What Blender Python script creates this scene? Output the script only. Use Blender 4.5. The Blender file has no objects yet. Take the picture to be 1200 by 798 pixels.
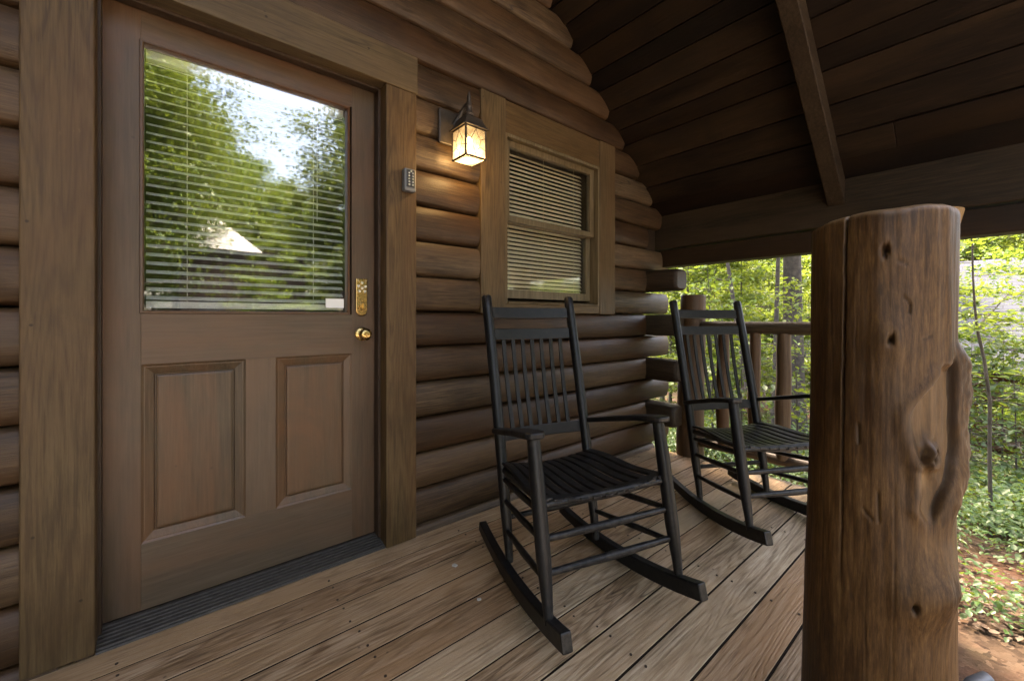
import bpy, bmesh, math, random
import numpy as np
from mathutils import Vector, Matrix, noise as mnoise

R = math.radians
rng = random.Random(7)
scene = bpy.context.scene
COL = scene.collection

# ------------------------------------------------------------------ camera
F, W0, HY, CAMH = 486.0, 1200.0, 373.0, 1.03
YAW = math.atan(410 / 486.0)
cd = bpy.data.cameras.new('camera')
cam = bpy.data.objects.new('camera', cd)
COL.objects.link(cam)
cam.location = (0, -1.892, CAMH)
cam.rotation_euler = (math.pi / 2, 0, -YAW)
cd.sensor_width = 36
cd.lens = 36 * F / W0
cd.shift_y = -26 / W0
cd.clip_start = 0.02
cd.clip_end = 2000
scene.camera = cam

# ------------------------------------------------------------------ helpers
def link(o, parent=None):
    COL.objects.link(o)
    if parent is not None:
        o.parent = parent
    return o

def thing(name, label, cat, loc=(0, 0, 0), rz=0.0, group=None):
    o = bpy.data.objects.new(name, None)
    o.location = loc
    o.rotation_euler = (0, 0, rz)
    o['label'] = label
    o['category'] = cat
    if group:
        o['group'] = group
    return link(o)

def tag(o, label, cat, group=None):
    o['label'] = label
    o['category'] = cat
    if group:
        o['group'] = group
    return o

class MB:
    """collects pieces of one mesh"""
    def __init__(s):
        s.v, s.f, s.r = [], [], []
    def add(s, vs, fs, rnd=None):
        if rnd is None:
            rnd = rng.random()
        b = len(s.v)
        s.v += [tuple(p) for p in vs]
        s.f += [tuple(i + b for i in q) for q in fs]
        s.r += [rnd] * len(fs)
    def box(s, a, b, rnd=None, mat=None):
        x0, y0, z0 = a
        x1, y1, z1 = b
        vs = [Vector(p) for p in ((x0, y0, z0), (x1, y0, z0), (x1, y1, z0), (x0, y1, z0),
                                  (x0, y0, z1), (x1, y0, z1), (x1, y1, z1), (x0, y1, z1))]
        if mat is not None:
            vs = [mat @ p for p in vs]
        s.add(vs, [(0, 3, 2, 1), (4, 5, 6, 7), (0, 1, 5, 4), (1, 2, 6, 5), (2, 3, 7, 6), (3, 0, 4, 7)], rnd)
    def tube(s, pts, rad, n=12, rnd=None, cap=True, sx=1.0):
        pts = [Vector(p) for p in pts]
        if not hasattr(rad, '__len__'):
            rad = [rad] * len(pts)
        vs, fs = [], []
        prev = None
        for i, p in enumerate(pts):
            t = (pts[min(i + 1, len(pts) - 1)] - pts[max(i - 1, 0)]).normalized()
            if prev is None:
                ref = Vector((0, 0, 1)) if abs(t.z) < 0.9 else Vector((1, 0, 0))
                u = t.cross(ref).normalized()
            else:
                u = (prev - t * prev.dot(t)).normalized()
            prev = u
            w = t.cross(u)
            for k in range(n):
                a = 2 * math.pi * k / n
                vs.append(p + (u * math.cos(a) * sx + w * math.sin(a)) * rad[i])
        for i in range(len(pts) - 1):
            for k in range(n):
                k2 = (k + 1) % n
                fs.append((i * n + k, i * n + k2, (i + 1) * n + k2, (i + 1) * n + k))
        if cap:
            fs.append(tuple(range(n - 1, -1, -1)))
            fs.append(tuple((len(pts) - 1) * n + k for k in range(n)))
        s.add(vs, fs, rnd)
    def sweep(s, pts, w, h, side=(1, 0, 0), rnd=None):
        """rectangular bar along pts; side = width direction; w, h may be lists"""
        pts = [Vector(p) for p in pts]
        sd = Vector(side).normalized()
        vs, fs = [], []
        for i, p in enumerate(pts):
            t = (pts[min(i + 1, len(pts) - 1)] - pts[max(i - 1, 0)]).normalized()
            up = sd.cross(t).normalized()
            ww = w[i] if hasattr(w, '__len__') else w
            hh = h[i] if hasattr(h, '__len__') else h
            for a, b in ((-1, -1), (1, -1), (1, 1), (-1, 1)):
                vs.append(p + sd * a * ww / 2 + up * b * hh / 2)
        n = len(pts)
        for i in range(n - 1):
            for k in range(4):
                k2 = (k + 1) % 4
                fs.append((i * 4 + k, i * 4 + k2, (i + 1) * 4 + k2, (i + 1) * 4 + k))
        fs.append((3, 2, 1, 0))
        fs.append(tuple((n - 1) * 4 + k for k in range(4)))
        s.add(vs, fs, rnd)
    def build(s, name, mat, parent=None, bevel=0.0, smooth=None, seg=2, fix=True):
        me = bpy.data.meshes.new(name)
        me.from_pydata(s.v, [], s.f)
        at = me.attributes.new('rnd', 'FLOAT', 'FACE')
        at.data.foreach_set('value', np.array(s.r, dtype=np.float32))
        if fix:
            bm = bmesh.new()
            bm.from_mesh(me)
            bmesh.ops.recalc_face_normals(bm, faces=bm.faces)
            bm.to_mesh(me)
            bm.free()
        if mat is not None:
            me.materials.append(mat)
        if smooth is not None:
            me.shade_smooth()
            me.set_sharp_from_angle(angle=R(smooth))
        o = bpy.data.objects.new(name, me)
        if bevel > 0:
            m = o.modifiers.new('bevel', 'BEVEL')
            m.width = bevel
            m.segments = seg
            m.limit_method = 'ANGLE'
            m.angle_limit = R(40)
            m.harden_normals = False
        return link(o, parent)

def copy_tree(o, parent=None):
    c = o.copy()
    COL.objects.link(c)
    c.parent = parent
    for ch in [x for x in bpy.data.objects if x.parent == o]:
        copy_tree(ch, c)
    return c

# ------------------------------------------------------------------ materials
class NT:
    def __init__(s, name):
        s.m = bpy.data.materials.new(name)
        s.m.use_nodes = True
        s.t = s.m.node_tree
        s.t.nodes.clear()
        s.out = s.t.nodes.new('ShaderNodeOutputMaterial')
    def n(s, kind, **kw):
        nd = s.t.nodes.new('ShaderNode' + kind)
        ins = kw.pop('ins', {})
        for k, v in kw.items():
            setattr(nd, k, v)
        for k, v in ins.items():
            sock = nd.inputs[k]
            if isinstance(v, bpy.types.NodeSocket):
                s.t.links.new(v, sock)
            else:
                sock.default_value = v
        return nd
    def math(s, op, a, b=0.0, c=None, clamp=False):
        ins = {0: a, 1: b}
        if c is not None:
            ins[2] = c
        return s.n('Math', operation=op, use_clamp=clamp, ins=ins).outputs[0]
    def vmath(s, op, a, b=(0, 0, 0)):
        return s.n('VectorMath', operation=op, ins={0: a, 1: b}).outputs[0]
    def noise(s, vec, scale, detail=4, rough=0.55, dist=0.0):
        return s.n('TexNoise', ins={'Vector': vec, 'Scale': scale, 'Detail': detail, 'Roughness': rough, 'Distortion': dist}).outputs[0]
    def ramp(s, fac, stops, interp='LINEAR'):
        nd = s.n('ValToRGB', ins={'Fac': fac})
        cr = nd.color_ramp
        cr.interpolation = interp
        while len(cr.elements) < len(stops):
            cr.elements.new(0.5)
        for e, (p, c) in zip(cr.elements, stops):
            e.position = p
            e.color = c if len(c) == 4 else (*c, 1)
        return nd.outputs[0]
    def mix(s, fac, a, b, blend='MIX'):
        nd = s.n('Mix', data_type='RGBA', blend_type=blend)
        for sock, v in ((nd.inputs[0], fac), (nd.inputs[6], a), (nd.inputs[7], b)):
            if isinstance(v, bpy.types.NodeSocket):
                s.t.links.new(v, sock)
            else:
                sock.default_value = v if not isinstance(v, tuple) or len(v) == 4 else (*v, 1)
        return nd.outputs[2]
    def bump(s, height, strength=0.3, dist=0.01):
        return s.n('Bump', ins={'Height': height, 'Strength': strength, 'Distance': dist}).outputs[0]
    def bsdf(s, **ins):
        return s.n('BsdfPrincipled', ins={k.replace('_', ' '): v for k, v in ins.items()})
    def done(s, shader):
        s.t.links.new(shader.outputs[0] if hasattr(shader, 'outputs') else shader, s.out.inputs[0])
        return s.m
    def rnd(s):
        return s.n('Attribute', attribute_name='rnd').outputs['Fac']

def c4(c, k=1.0):
    return (c[0] * k, c[1] * k, c[2] * k, 1)

def wood(name, dark, mid, light, axis='X', worn=None, worn_amt=0.0, rough=0.55, bump=0.25, grain=1.0, rings=1.0,
         var=0.35, knots=0.0, spec=0.35, dirt=0.0, dirt_col=(0.03, 0.022, 0.015), ring_scale=1.0, checks=0.0, specks=0.0, scuffs=0.0):
    t = NT(name)
    co = t.n('TexCoord').outputs['Object']
    rn = t.rnd()
    off = t.n('CombineXYZ', ins={0: t.math('MULTIPLY', rn, 13.7), 1: t.math('MULTIPLY', rn, 29.3), 2: t.math('MULTIPLY', rn, 47.9)}).outputs[0]
    co = t.vmath('ADD', co, off)
    a, b = 0.055, 1.0
    sc = {'X': (a, b, b), 'Y': (b, a, b), 'Z': (b, b, a)}[axis]
    st = t.vmath('MULTIPLY', co, sc)
    sc2 = {'X': (.22, b, b), 'Y': (b, .22, b), 'Z': (b, b, .22)}[axis]
    st2 = t.vmath('MULTIPLY', co, sc2)
    fibre = t.noise(st, 85 * grain, 6, 0.65)
    broad = t.noise(st2, 7 * grain, 4, 0.6, 0.4)
    # cathedral rings: iso-lines of a smooth stretched field
    field = t.noise(t.vmath('MULTIPLY', co, {'X': (.085, b, b), 'Y': (b, .085, b), 'Z': (b, b, .085)}[axis]), 4.2 * ring_scale, 1.5, 0.4)
    ringv = t.math('SINE', t.math('MULTIPLY', t.math('ADD', field, t.math('MULTIPLY', fibre, 0.012)), 120.0))
    ring = t.math('POWER', t.math('MULTIPLY_ADD', ringv, 0.5, 0.5), 2.5)
    fac = t.math('ADD', t.math('MULTIPLY', fibre, 0.75), t.math('MULTIPLY', broad, 0.45))
    fac = t.math('SUBTRACT', fac, t.math('MULTIPLY', ring, 0.16 * rings))
    fac = t.math('SUBTRACT', fac, 0.05)
    pore = t.noise(t.vmath('MULTIPLY', co, {'X': (.03, b, b), 'Y': (b, .03, b), 'Z': (b, b, .03)}[axis]), 230 * grain, 3, 0.7)
    fac = t.math('ADD', fac, t.math('MULTIPLY', t.math('SUBTRACT', pore, .5), .55))
    col = t.ramp(fac, [(0.33, dark), (0.52, mid), (0.70, light)])
    if checks > 0:
        ck = t.noise(t.vmath('ADD', t.vmath('MULTIPLY', co, {'X': (.07, b, b), 'Y': (b, .07, b), 'Z': (b, b, .07)}[axis]), (5.1, 2.3, 8.8)), 11, 2, .5)
        ck = t.math('ABSOLUTE', t.math('SUBTRACT', ck, .5))
        cm = t.math('MULTIPLY', t.ramp(ck, [(.0, (1, 1, 1)), (.012, (0, 0, 0))]), t.ramp(t.noise(co, 1.6, 2, .5), [(.5, (0, 0, 0)), (.58, (1, 1, 1))]))
        col = t.mix(t.math('MULTIPLY', cm, checks), col, c4(dark, .35))
    if worn is not None:
        wn = t.noise(st2, 3.2, 5, 0.65, 0.5)
        wm = t.ramp(wn, [(0.5 - 0.1, (0, 0, 0)), (0.5 + 0.16, (1, 1, 1))])
        col = t.mix(t.math('MULTIPLY', wm, worn_amt), col, c4(worn))
    if dirt > 0:
        dn = t.noise(co, 2.3, 7, 0.7, 0.6)
        dm = t.ramp(dn, [(0.5, (0, 0, 0)), (0.72, (1, 1, 1))])
        col = t.mix(t.math('MULTIPLY', dm, dirt), col, c4(dirt_col))
    if knots > 0:
        vk = {'X': (.4, b, b), 'Y': (b, .4, b), 'Z': (b, b, .4)}[axis]
        vo = t.n('TexVoronoi', ins={'Vector': t.vmath('MULTIPLY', co, vk), 'Scale': 2.6, 'Randomness': 1.0}).outputs['Distance']
        vo = t.math('ADD', vo, t.math('MULTIPLY', t.math('SUBTRACT', fibre, 0.5), 0.05))
        km = t.ramp(vo, [(0.02, (1, 1, 1)), (0.075, (0, 0, 0))])
        col = t.mix(t.math('MULTIPLY', km, knots), col, c4(dark, 0.45))
    if specks > 0:
        sv = t.n('TexVoronoi', ins={'Vector': t.vmath('ADD', co, (3.3, 7.1, 1.9)), 'Scale': 9.0}).outputs['Distance']
        sv = t.math('ADD', sv, t.math('MULTIPLY', t.math('SUBTRACT', fibre, .5), .06))
        col = t.mix(t.math('MULTIPLY', t.ramp(sv, [(.025, (1, 1, 1)), (.05, (0, 0, 0))]), specks), col, c4(dark, .3))
    if scuffs > 0:
        sn = t.noise(t.vmath('ADD', st2, (9.3, 1.1, 4.9)), 38, 4, .8)
        sm_ = t.math('MULTIPLY', t.ramp(sn, [(.70, (0, 0, 0)), (.76, (1, 1, 1))]), t.ramp(t.noise(co, 2.1, 3, .6), [(.5, (0, 0, 0)), (.62, (1, 1, 1))]))
        col = t.mix(t.math('MULTIPLY', sm_, scuffs), col, c4(light, 1.9))
    val = t.math('MULTIPLY_ADD', rn, var, 1 - var / 2)
    hsv = t.n('HueSaturation', ins={'Color': col, 'Value': val, 'Saturation': t.math('MULTIPLY_ADD', rn, -0.25, 1.12), 'Hue': t.math('MULTIPLY_ADD', rn, 0.016, 0.492)}).outputs[0]
    h = t.math('SUBTRACT', t.math('ADD', fibre, t.math('MULTIPLY', pore, .5)), t.math('MULTIPLY', ring, 0.25 * rings))
    nb = t.bump(h, bump, 0.004)
    rg = t.math('MULTIPLY_ADD', broad, 0.3, rough - 0.15)
    return t.done(t.bsdf(Base_Color=hsv, Roughness=rg, Specular_IOR_Level=spec, Normal=nb))

M = {}
M['log'] = wood('log_stain', (.0145, .0078, .0038), (.043, .0245, .0117), (.084, .0515, .0260), 'X', worn=(.085, .042, .017), worn_amt=.6, bump=.45, rings=.2, var=.75, knots=.8, rough=.5, dirt=.65, dirt_col=(.016, .0098, .0055), checks=.9, specks=.6, scuffs=.4, grain=1.2)
M['sidelog'] = wood('side_log_stain', (.012, .0072, .004), (.026, .0158, .0082), (.045, .029, .016), 'Y', bump=.4, rings=.3, var=.3, rough=.6, knots=.5, checks=.8)
M['trimz'] = wood('casing_stain_upright', (.046, .0278, .0112), (.080, .0512, .0216), (.113, .0755, .0350), 'Z', worn=(.088, .045, .018), worn_amt=.55, bump=.3, rings=.8, var=.15, knots=.95, rough=.55, dirt=.4, dirt_col=(.034, .0225, .0098), checks=.5, specks=.8, scuffs=.6, ring_scale=1.7, grain=1.3)
M['trimx'] = wood('casing_stain_level', (.046, .0278, .0112), (.076, .0484, .0205), (.106, .0700, .0325), 'X', worn=(.085, .046, .018), worn_amt=.5, bump=.3, rings=.4, var=.15, knots=.9, rough=.55, dirt=.4, dirt_col=(.034, .0225, .0098), checks=.5, specks=.8, scuffs=.5, ring_scale=1.7, grain=1.3)
M['doorz'] = wood('door_paint_upright', (.056, .0340, .0195), (.076, .0482, .0285), (.096, .0638, .0385), 'Z', worn=(.115, .055, .026), worn_amt=.9, bump=.15, rings=.15, var=.08, rough=.42, spec=.4, grain=.9, dirt=.45, dirt_col=(.052, .042, .026), specks=.4, scuffs=.5)
M['panelz'] = wood('door_panel_paint', (.044, .0295, .0165), (.070, .0475, .0270), (.099, .0690, .0400), 'Z', worn=(.130, .062, .028), worn_amt=.9, bump=.2, rings=.4, var=.1, rough=.42, spec=.4, grain=.9, dirt=.5, dirt_col=(.047, .0415, .0245), specks=.4, scuffs=.9)
M['doorx'] = wood('door_paint_level', (.056, .0340, .0195), (.076, .0482, .0285), (.096, .0638, .0385), 'X', worn=(.115, .055, .026), worn_amt=.8, bump=.15, rings=.15, var=.08, rough=.42, spec=.4, grain=.9, dirt=.45, dirt_col=(.052, .042, .026), specks=.4, scuffs=.6)
M['jamb'] = wood('jamb_stain', (.022, .011, .0055), (.036, .0188, .0098), (.054, .029, .016), 'Z', bump=.15, rings=.3, var=.1, rough=.5)
M['deck'] = wood('deck_weathered', (.135, .086, .047), (.325, .227, .137), (.48, .365, .245), 'X', worn=(.35, .222, .118), worn_amt=.8, bump=.7, rings=.85, var=.26, knots=.9, rough=.55, dirt=.55, dirt_col=(.135, .086, .048), spec=.35, ring_scale=2.3, checks=.8, specks=.6, scuffs=.4, grain=1.3)
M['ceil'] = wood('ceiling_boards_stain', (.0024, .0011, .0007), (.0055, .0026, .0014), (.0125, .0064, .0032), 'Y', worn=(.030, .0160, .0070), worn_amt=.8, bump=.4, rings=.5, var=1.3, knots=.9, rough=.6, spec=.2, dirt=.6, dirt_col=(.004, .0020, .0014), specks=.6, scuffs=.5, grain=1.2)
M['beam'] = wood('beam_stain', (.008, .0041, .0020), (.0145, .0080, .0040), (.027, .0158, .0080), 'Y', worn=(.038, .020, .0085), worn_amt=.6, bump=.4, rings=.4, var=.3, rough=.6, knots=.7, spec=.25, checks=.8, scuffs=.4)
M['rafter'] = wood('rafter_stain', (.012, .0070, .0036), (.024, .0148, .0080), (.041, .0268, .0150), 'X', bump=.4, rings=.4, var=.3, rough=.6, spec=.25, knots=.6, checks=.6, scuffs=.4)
M['railwood'] = wood('rail_log_stain', (.030, .016, .0075), (.062, .036, .0175), (.102, .064, .033), 'Z', worn=(.095, .048, .02), worn_amt=.5, bump=.4, rings=.3, var=.3, rough=.55, knots=.6, checks=.7)
M['toprail'] = wood('top_rail_stain', (.02, .011, .0055), (.042, .025, .013), (.072, .046, .025), 'Y', bump=.4, rings=.3, var=.3, rough=.55, checks=.7)
M['palepost'] = wood('pale_log', (.18, .12, .06), (.30, .21, .115), (.40, .30, .18), 'Z', bump=.3, rings=.6, var=.2, rough=.6, knots=.5)
M['winwood'] = wood('sash_stain', (.062, .044, .021), (.103, .076, .040), (.142, .106, .060), 'Z', bump=.15, rings=.5, var=.1, rough=.5)

def plain(name, col, rough=.5, metal=0.0, spec=.5, nz=0.0, nscale=30, bump=0.0, col2=None):
    t = NT(name)
    co = t.n('TexCoord').outputs['Object']
    n = t.noise(co, nscale, 5, .6)
    c = t.mix(t.math('MULTIPLY', t.ramp(n, [(.35, (0, 0, 0)), (.65, (1, 1, 1))]), nz), c4(col), c4(col2 or tuple(x * .6 for x in col)))
    kw = dict(Base_Color=c, Roughness=t.math('MULTIPLY_ADD', n, .2, rough - .1), Metallic=metal, Specular_IOR_Level=spec)
    if bump:
        kw['Normal'] = t.bump(n, bump, .003)
    return t.done(t.bsdf(**kw))

M['black'] = plain('black_paint', (.0048, .0056, .0066), .40, spec=.38, nz=.5, nscale=60, bump=.12, col2=(.011, .012, .0135))
def blackpaint():
    t = NT('black_paint')
    co = t.n('TexCoord').outputs['Object']
    n = t.noise(co, 45, 5, .65)
    n2 = t.noise(co, 6, 4, .6)
    pt = t.n('NewGeometry').outputs['Pointiness']
    ed = t.math('MULTIPLY', t.ramp(pt, [(.52, (0, 0, 0)), (.58, (1, 1, 1))]), t.ramp(n, [(.42, (0, 0, 0)), (.62, (1, 1, 1))]))
    base = t.mix(t.ramp(n2, [(.35, (0, 0, 0)), (.7, (1, 1, 1))]), (.0030, .0036, .0044, 1), (.0058, .0065, .0074, 1))
    col = t.mix(t.math('MULTIPLY', ed, .6), base, (.04, .036, .031, 1))
    sc_ = t.n('TexVoronoi', ins={'Vector': co, 'Scale': 14.0}).outputs['Distance']
    col = t.mix(t.math('MULTIPLY', t.ramp(sc_, [(.03, (1, 1, 1)), (.055, (0, 0, 0))]), .5), col, (.05, .042, .034, 1))
    return t.done(t.bsdf(Base_Color=col, Roughness=t.math('MULTIPLY_ADD', n2, .3, .25), Specular_IOR_Level=.30, Normal=t.bump(n, .15, .002)))
M['black'] = blackpaint()
M['threshold'] = plain('threshold_dark', (.022, .019, .017), .45, spec=.5, nz=.6, nscale=40, col2=(.06, .052, .045))
M['brass'] = plain('brass', (.50, .36, .15), .26, metal=1.0, nz=.7, nscale=80, col2=(.35, .22, .08))
M['steelbtn'] = plain('steel_button', (.75, .74, .7), .3, metal=.8)
M['pewter'] = plain('lantern_pewter', (.04, .033, .027), .5, metal=.35, nz=.6, nscale=70, bump=.2, col2=(.08, .06, .045))
M['boxgrey'] = plain('key_box_grey', (.17, .178, .185), .5, metal=.3, nz=.3)
M['boxdark'] = plain('key_box_face', (.035, .037, .04), .45, nz=.3)
M['slat'] = plain('blind_slat', (.86, .86, .83), .4)
M['slatw'] = plain('window_blind_slat', (.80, .68, .46), .5)
M['inside'] = plain('dark_interior', (.05, .045, .04), .9)
M['sticker'] = plain('white_sticker', (.72, .73, .72), .5)
M['ink'] = plain('grey_ink', (.15, .15, .16), .6)
M['seamshade'] = plain('seam_shade', (.014, .010, .007), .95, spec=.1)  # near-black colour that paints the shade of the deck seams
M['screw'] = plain('rusty_screw', (.05, .035, .025), .6, metal=.5)
M['pipe'] = plain('galvanised_pipe', (.16, .17, .18), .5, metal=.5, nz=.4, nscale=50)
M['caulk'] = plain('white_flake', (.42, .40, .37), .7)
M['metalroof'] = plain('pale_metal_roof', (.78, .79, .8), .45, nz=.15, nscale=4)
M['cabinbrown'] = plain('brown_cabin_wall', (.035, .022, .014), .7, nz=.5, nscale=6)
M['carwhite'] = plain('white_rail_paint', (.8, .8, .8), .4)
M['bark'] = plain('tree_bark', (.085, .07, .055), .9, nz=.9, nscale=9, bump=.8, col2=(.035, .029, .023))
M['barkpale'] = plain('pale_tree_bark', (.17, .15, .125), .9, nz=.9, nscale=9, bump=.8, col2=(.07, .06, .05))

# glass: clear pane, mirror-like share that grows at grazing angles (double glazed, coated)
def glass(name, base, rough=0.0):
    t = NT(name)
    lw = t.n('LayerWeight', ins={'Blend': .5}).outputs['Facing']
    fac = t.math('MULTIPLY_ADD', t.math('POWER', lw, 4.0), 1 - base, base, clamp=True)
    g = t.n('BsdfGlossy', ins={'Color': (1, 1, 1, 1), 'Roughness': rough})
    wv = t.noise(t.n('TexCoord').outputs['Object'], 2.2, 2, .5)
    t.t.links.new(t.bump(wv, .012, .02), g.inputs['Normal'])
    tr = t.n('BsdfTransparent', ins={'Color': (.9, .92, .91, 1)})
    mx = t.n('MixShader', ins={0: fac, 1: tr.outputs[0], 2: g.outputs[0]})
    return t.done(mx)
M['glass'] = glass('door_glass', .19, .022)
M['wglass'] = glass('window_glass', .10, .03)

def lampglass():
    t = NT('seeded_lamp_glass')
    co = t.n('TexCoord').outputs['Object']
    n = t.noise(co, 60, 3, .5)
    c = t.ramp(n, [(.35, (.085, .08, .072)), (.65, (.14, .135, .125))])
    tl = t.n('BsdfTranslucent', ins={'Color': c})
    df = t.n('BsdfDiffuse', ins={'Color': c})
    tr = t.n('BsdfTransparent', ins={'Color': (1, .95, .85, 1)})
    m1 = t.n('MixShader', ins={0: .25, 1: tl.outputs[0], 2: df.outputs[0]})
    m2 = t.n('MixShader', ins={0: .5, 1: m1.outputs[0], 2: tr.outputs[0]})
    return t.done(m2)
M['lampglass'] = lampglass()
def bulbmat():
    t = NT('lit_bulb')
    return t.done(t.n('Emission', ins={'Color': (1, .80, .50, 1), 'Strength': 3.5}))
M['bulb'] = bulbmat()

def leafmat(name, a, b, c, trans=.5):
    t = NT(name)
    rn = t.rnd()
    ob = t.n('ObjectInfo').outputs['Random']
    col = t.ramp(rn, [(0.0, a), (.5, b), (1.0, c)])
    hs = t.n('HueSaturation', ins={'Color': col, 'Hue': t.math('MULTIPLY_ADD', ob, .03, .485), 'Value': t.math('MULTIPLY_ADD', ob, .4, .8)}).outputs[0]
    d = t.n('BsdfDiffuse', ins={'Color': hs})
    tc = t.mix(.55, hs, (.26, .32, .03, 1))
    tl = t.n('BsdfTranslucent', ins={'Color': tc})
    g = t.n('BsdfGlossy', ins={'Color': (.8, .85, .8, 1), 'Roughness': .38})
    m1 = t.n('MixShader', ins={0: trans, 1: d.outputs[0], 2: tl.outputs[0]})
    m2 = t.n('MixShader', ins={0: .035, 1: m1.outputs[0], 2: g.outputs[0]})
    return t.done(m2)
M['leaf'] = leafmat('broad_leaf', (.07, .13, .022), (.11, .185, .03), (.165, .24, .042), .55)
M['leafdark'] = leafmat('mature_leaf', (.06, .105, .026), (.085, .14, .033), (.12, .18, .042), .4)
M['leafshrub'] = leafmat('shrub_leaf', (.028, .064, .017), (.044, .092, .024), (.072, .128, .031), .35)

def groundmat():
    t = NT('forest_floor')
    co = t.n('TexCoord').outputs['Object']
    n1 = t.noise(co, 1.2, 6, .65, .4)
    n2 = t.noise(co, 14, 6, .7)
    vo = t.n('TexVoronoi', ins={'Vector': t.vmath('ADD', co, t.vmath('MULTIPLY', t.n('TexNoise', ins={'Vector': co, 'Scale': 20.0}).outputs[1], (.08, .08, .08))), 'Scale': 22.0}).outputs['Color']
    litter = t.ramp(vo, [(.1, (.025, .015, .009)), (.5, (.055, .034, .02)), (.9, (.10, .066, .042))])
    clay = t.ramp(n2, [(.3, (.062, .029, .016)), (.7, (.108, .052, .029))])
    base = t.mix(t.ramp(n1, [(.42, (0, 0, 0)), (.6, (1, 1, 1))]), litter, clay)
    gr = t.ramp(t.noise(co, .5, 4, .6), [(.5, (0, 0, 0)), (.62, (1, 1, 1))])
    base = t.mix(t.math('MULTIPLY', gr, .35), base, (.06, .09, .025, 1))
    return t.done(t.bsdf(Base_Color=base, Roughness=.95, Specular_IOR_Level=.2, Normal=t.bump(t.math('ADD', n2, t.n('RGBToBW', ins={0: vo}).outputs[0]), .6, .03)))
M['ground'] = groundmat()
def gravel():
    t = NT('gravel')
    co = t.n('TexCoord').outputs['Object']
    n = t.noise(co, 40, 5, .7)
    c = t.ramp(n, [(.3, (.30, .28, .25)), (.7, (.52, .49, .45))])
    return t.done(t.bsdf(Base_Color=c, Roughness=.95, Normal=t.bump(n, .5, .02)))
M['gravel'] = gravel()

def shingle():
    t = NT('grey_shingle')
    co = t.n('TexCoord').outputs['Object']
    mp = t.n('Mapping', ins={'Vector': co, 'Rotation': (0, 0, R(90))}).outputs[0]
    mp = t.n('CombineXYZ', ins={0: t.n('SeparateXYZ', ins={0: co}).outputs[1], 1: t.math('MULTIPLY', t.n('SeparateXYZ', ins={0: co}).outputs[0], 1.35)}).outputs[0]
    br = t.n('TexBrick', ins={'Vector': mp, 'Color1': (.042, .052, .076, 1), 'Color2': (.064, .078, .108, 1), 'Mortar': (.016, .019, .026, 1), 'Scale': 1.0, 'Mortar Size': .014, 'Brick Width': .33, 'Row Height': .16})
    n = t.noise(co, 3, 5, .6)
    c = t.mix(.5, br.outputs[0], t.mix(n, (.03, .036, .052, 1), (.07, .084, .115, 1)))
    return t.done(t.bsdf(Base_Color=c, Roughness=.9, Normal=t.bump(br.outputs[1], -.5, .02)))
M['shingle'] = shingle()
M['nlog'] = wood('neighbour_log', (.06, .028, .016), (.12, .058, .032), (.17, .09, .05), 'Y', var=.4, bump=.3)

# post: peeled log, weathered, orange brown
def postmat():
    t = NT('peeled_log')
    co = t.n('TexCoord').outputs['Object']
    st = t.vmath('MULTIPLY', co, (1, 1, .10))
    st2 = t.vmath('MULTIPLY', co, (1, 1, .45))
    f = t.noise(st, 170, 6, .75)
    b = t.noise(st2, 6, 5, .62, .6)
    fac = t.math('ADD', t.math('MULTIPLY', f, .62), t.math('MULTIPLY', b, .48))
    col = t.ramp(fac, [(.36, (.012, .0050, .0018)), (.50, (.044, .0200, .0065)), (.62, (.094, .0470, .0160)), (.76, (.185, .105, .043))])
    wn = t.noise(t.vmath('MULTIPLY', co, (1, 1, .35)), 4.5, 6, .7, .8)
    col = t.mix(t.math('MULTIPLY', t.ramp(wn, [(.5, (0, 0, 0)), (.68, (1, 1, 1))]), .22), col, (.13, .080, .040, 1))
    wn2 = t.noise(t.vmath('ADD', t.vmath('MULTIPLY', co, (1, 1, .12)), (3, 5, 1)), 7, 6, .7, .5)
    col = t.mix(t.math('MULTIPLY', t.ramp(wn2, [(.50, (0, 0, 0)), (.70, (1, 1, 1))]), .6), col, (.022, .0115, .006, 1))
    spk = t.n('TexVoronoi', ins={'Vector': t.vmath('MULTIPLY', co, (1, 1, .3)), 'Scale': 26.0}).outputs['Distance']
    col = t.mix(t.math('MULTIPLY', t.ramp(spk, [(.07, (1, 1, 1)), (.13, (0, 0, 0))]), .55), col, (.02, .011, .006, 1))
    # bark remnants and cracks carried by the mesh (attribute 'mark')
    mk = t.n('Attribute', attribute_name='mark').outputs['Fac']
    col = t.mix(mk, col, (.022, .012, .006, 1))
    pl = t.n('Attribute', attribute_name='pale').outputs['Fac']
    col = t.mix(pl, col, (.27, .165, .08, 1))
    rg = t.n('Attribute', attribute_name='rough').outputs['Fac']
    barkn = t.noise(co, 55, 6, .7)
    col = t.mix(t.math('MULTIPLY', rg, t.ramp(barkn, [(.35, (1, 1, 1)), (.6, (0, 0, 0))])), col, (.035, .022, .014, 1))
    h = t.math('ADD', t.math('MULTIPLY', f, .6), t.math('MULTIPLY', b, .8))
    h = t.math('ADD', h, t.math('MULTIPLY', t.math('MULTIPLY', barkn, rg), 3.0))
    return t.done(t.bsdf(Base_Color=col, Roughness=t.math('MULTIPLY_ADD', b, .35, .34), Specular_IOR_Level=.26, Normal=t.bump(h, .28, .004)))
M['post'] = postmat()

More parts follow.
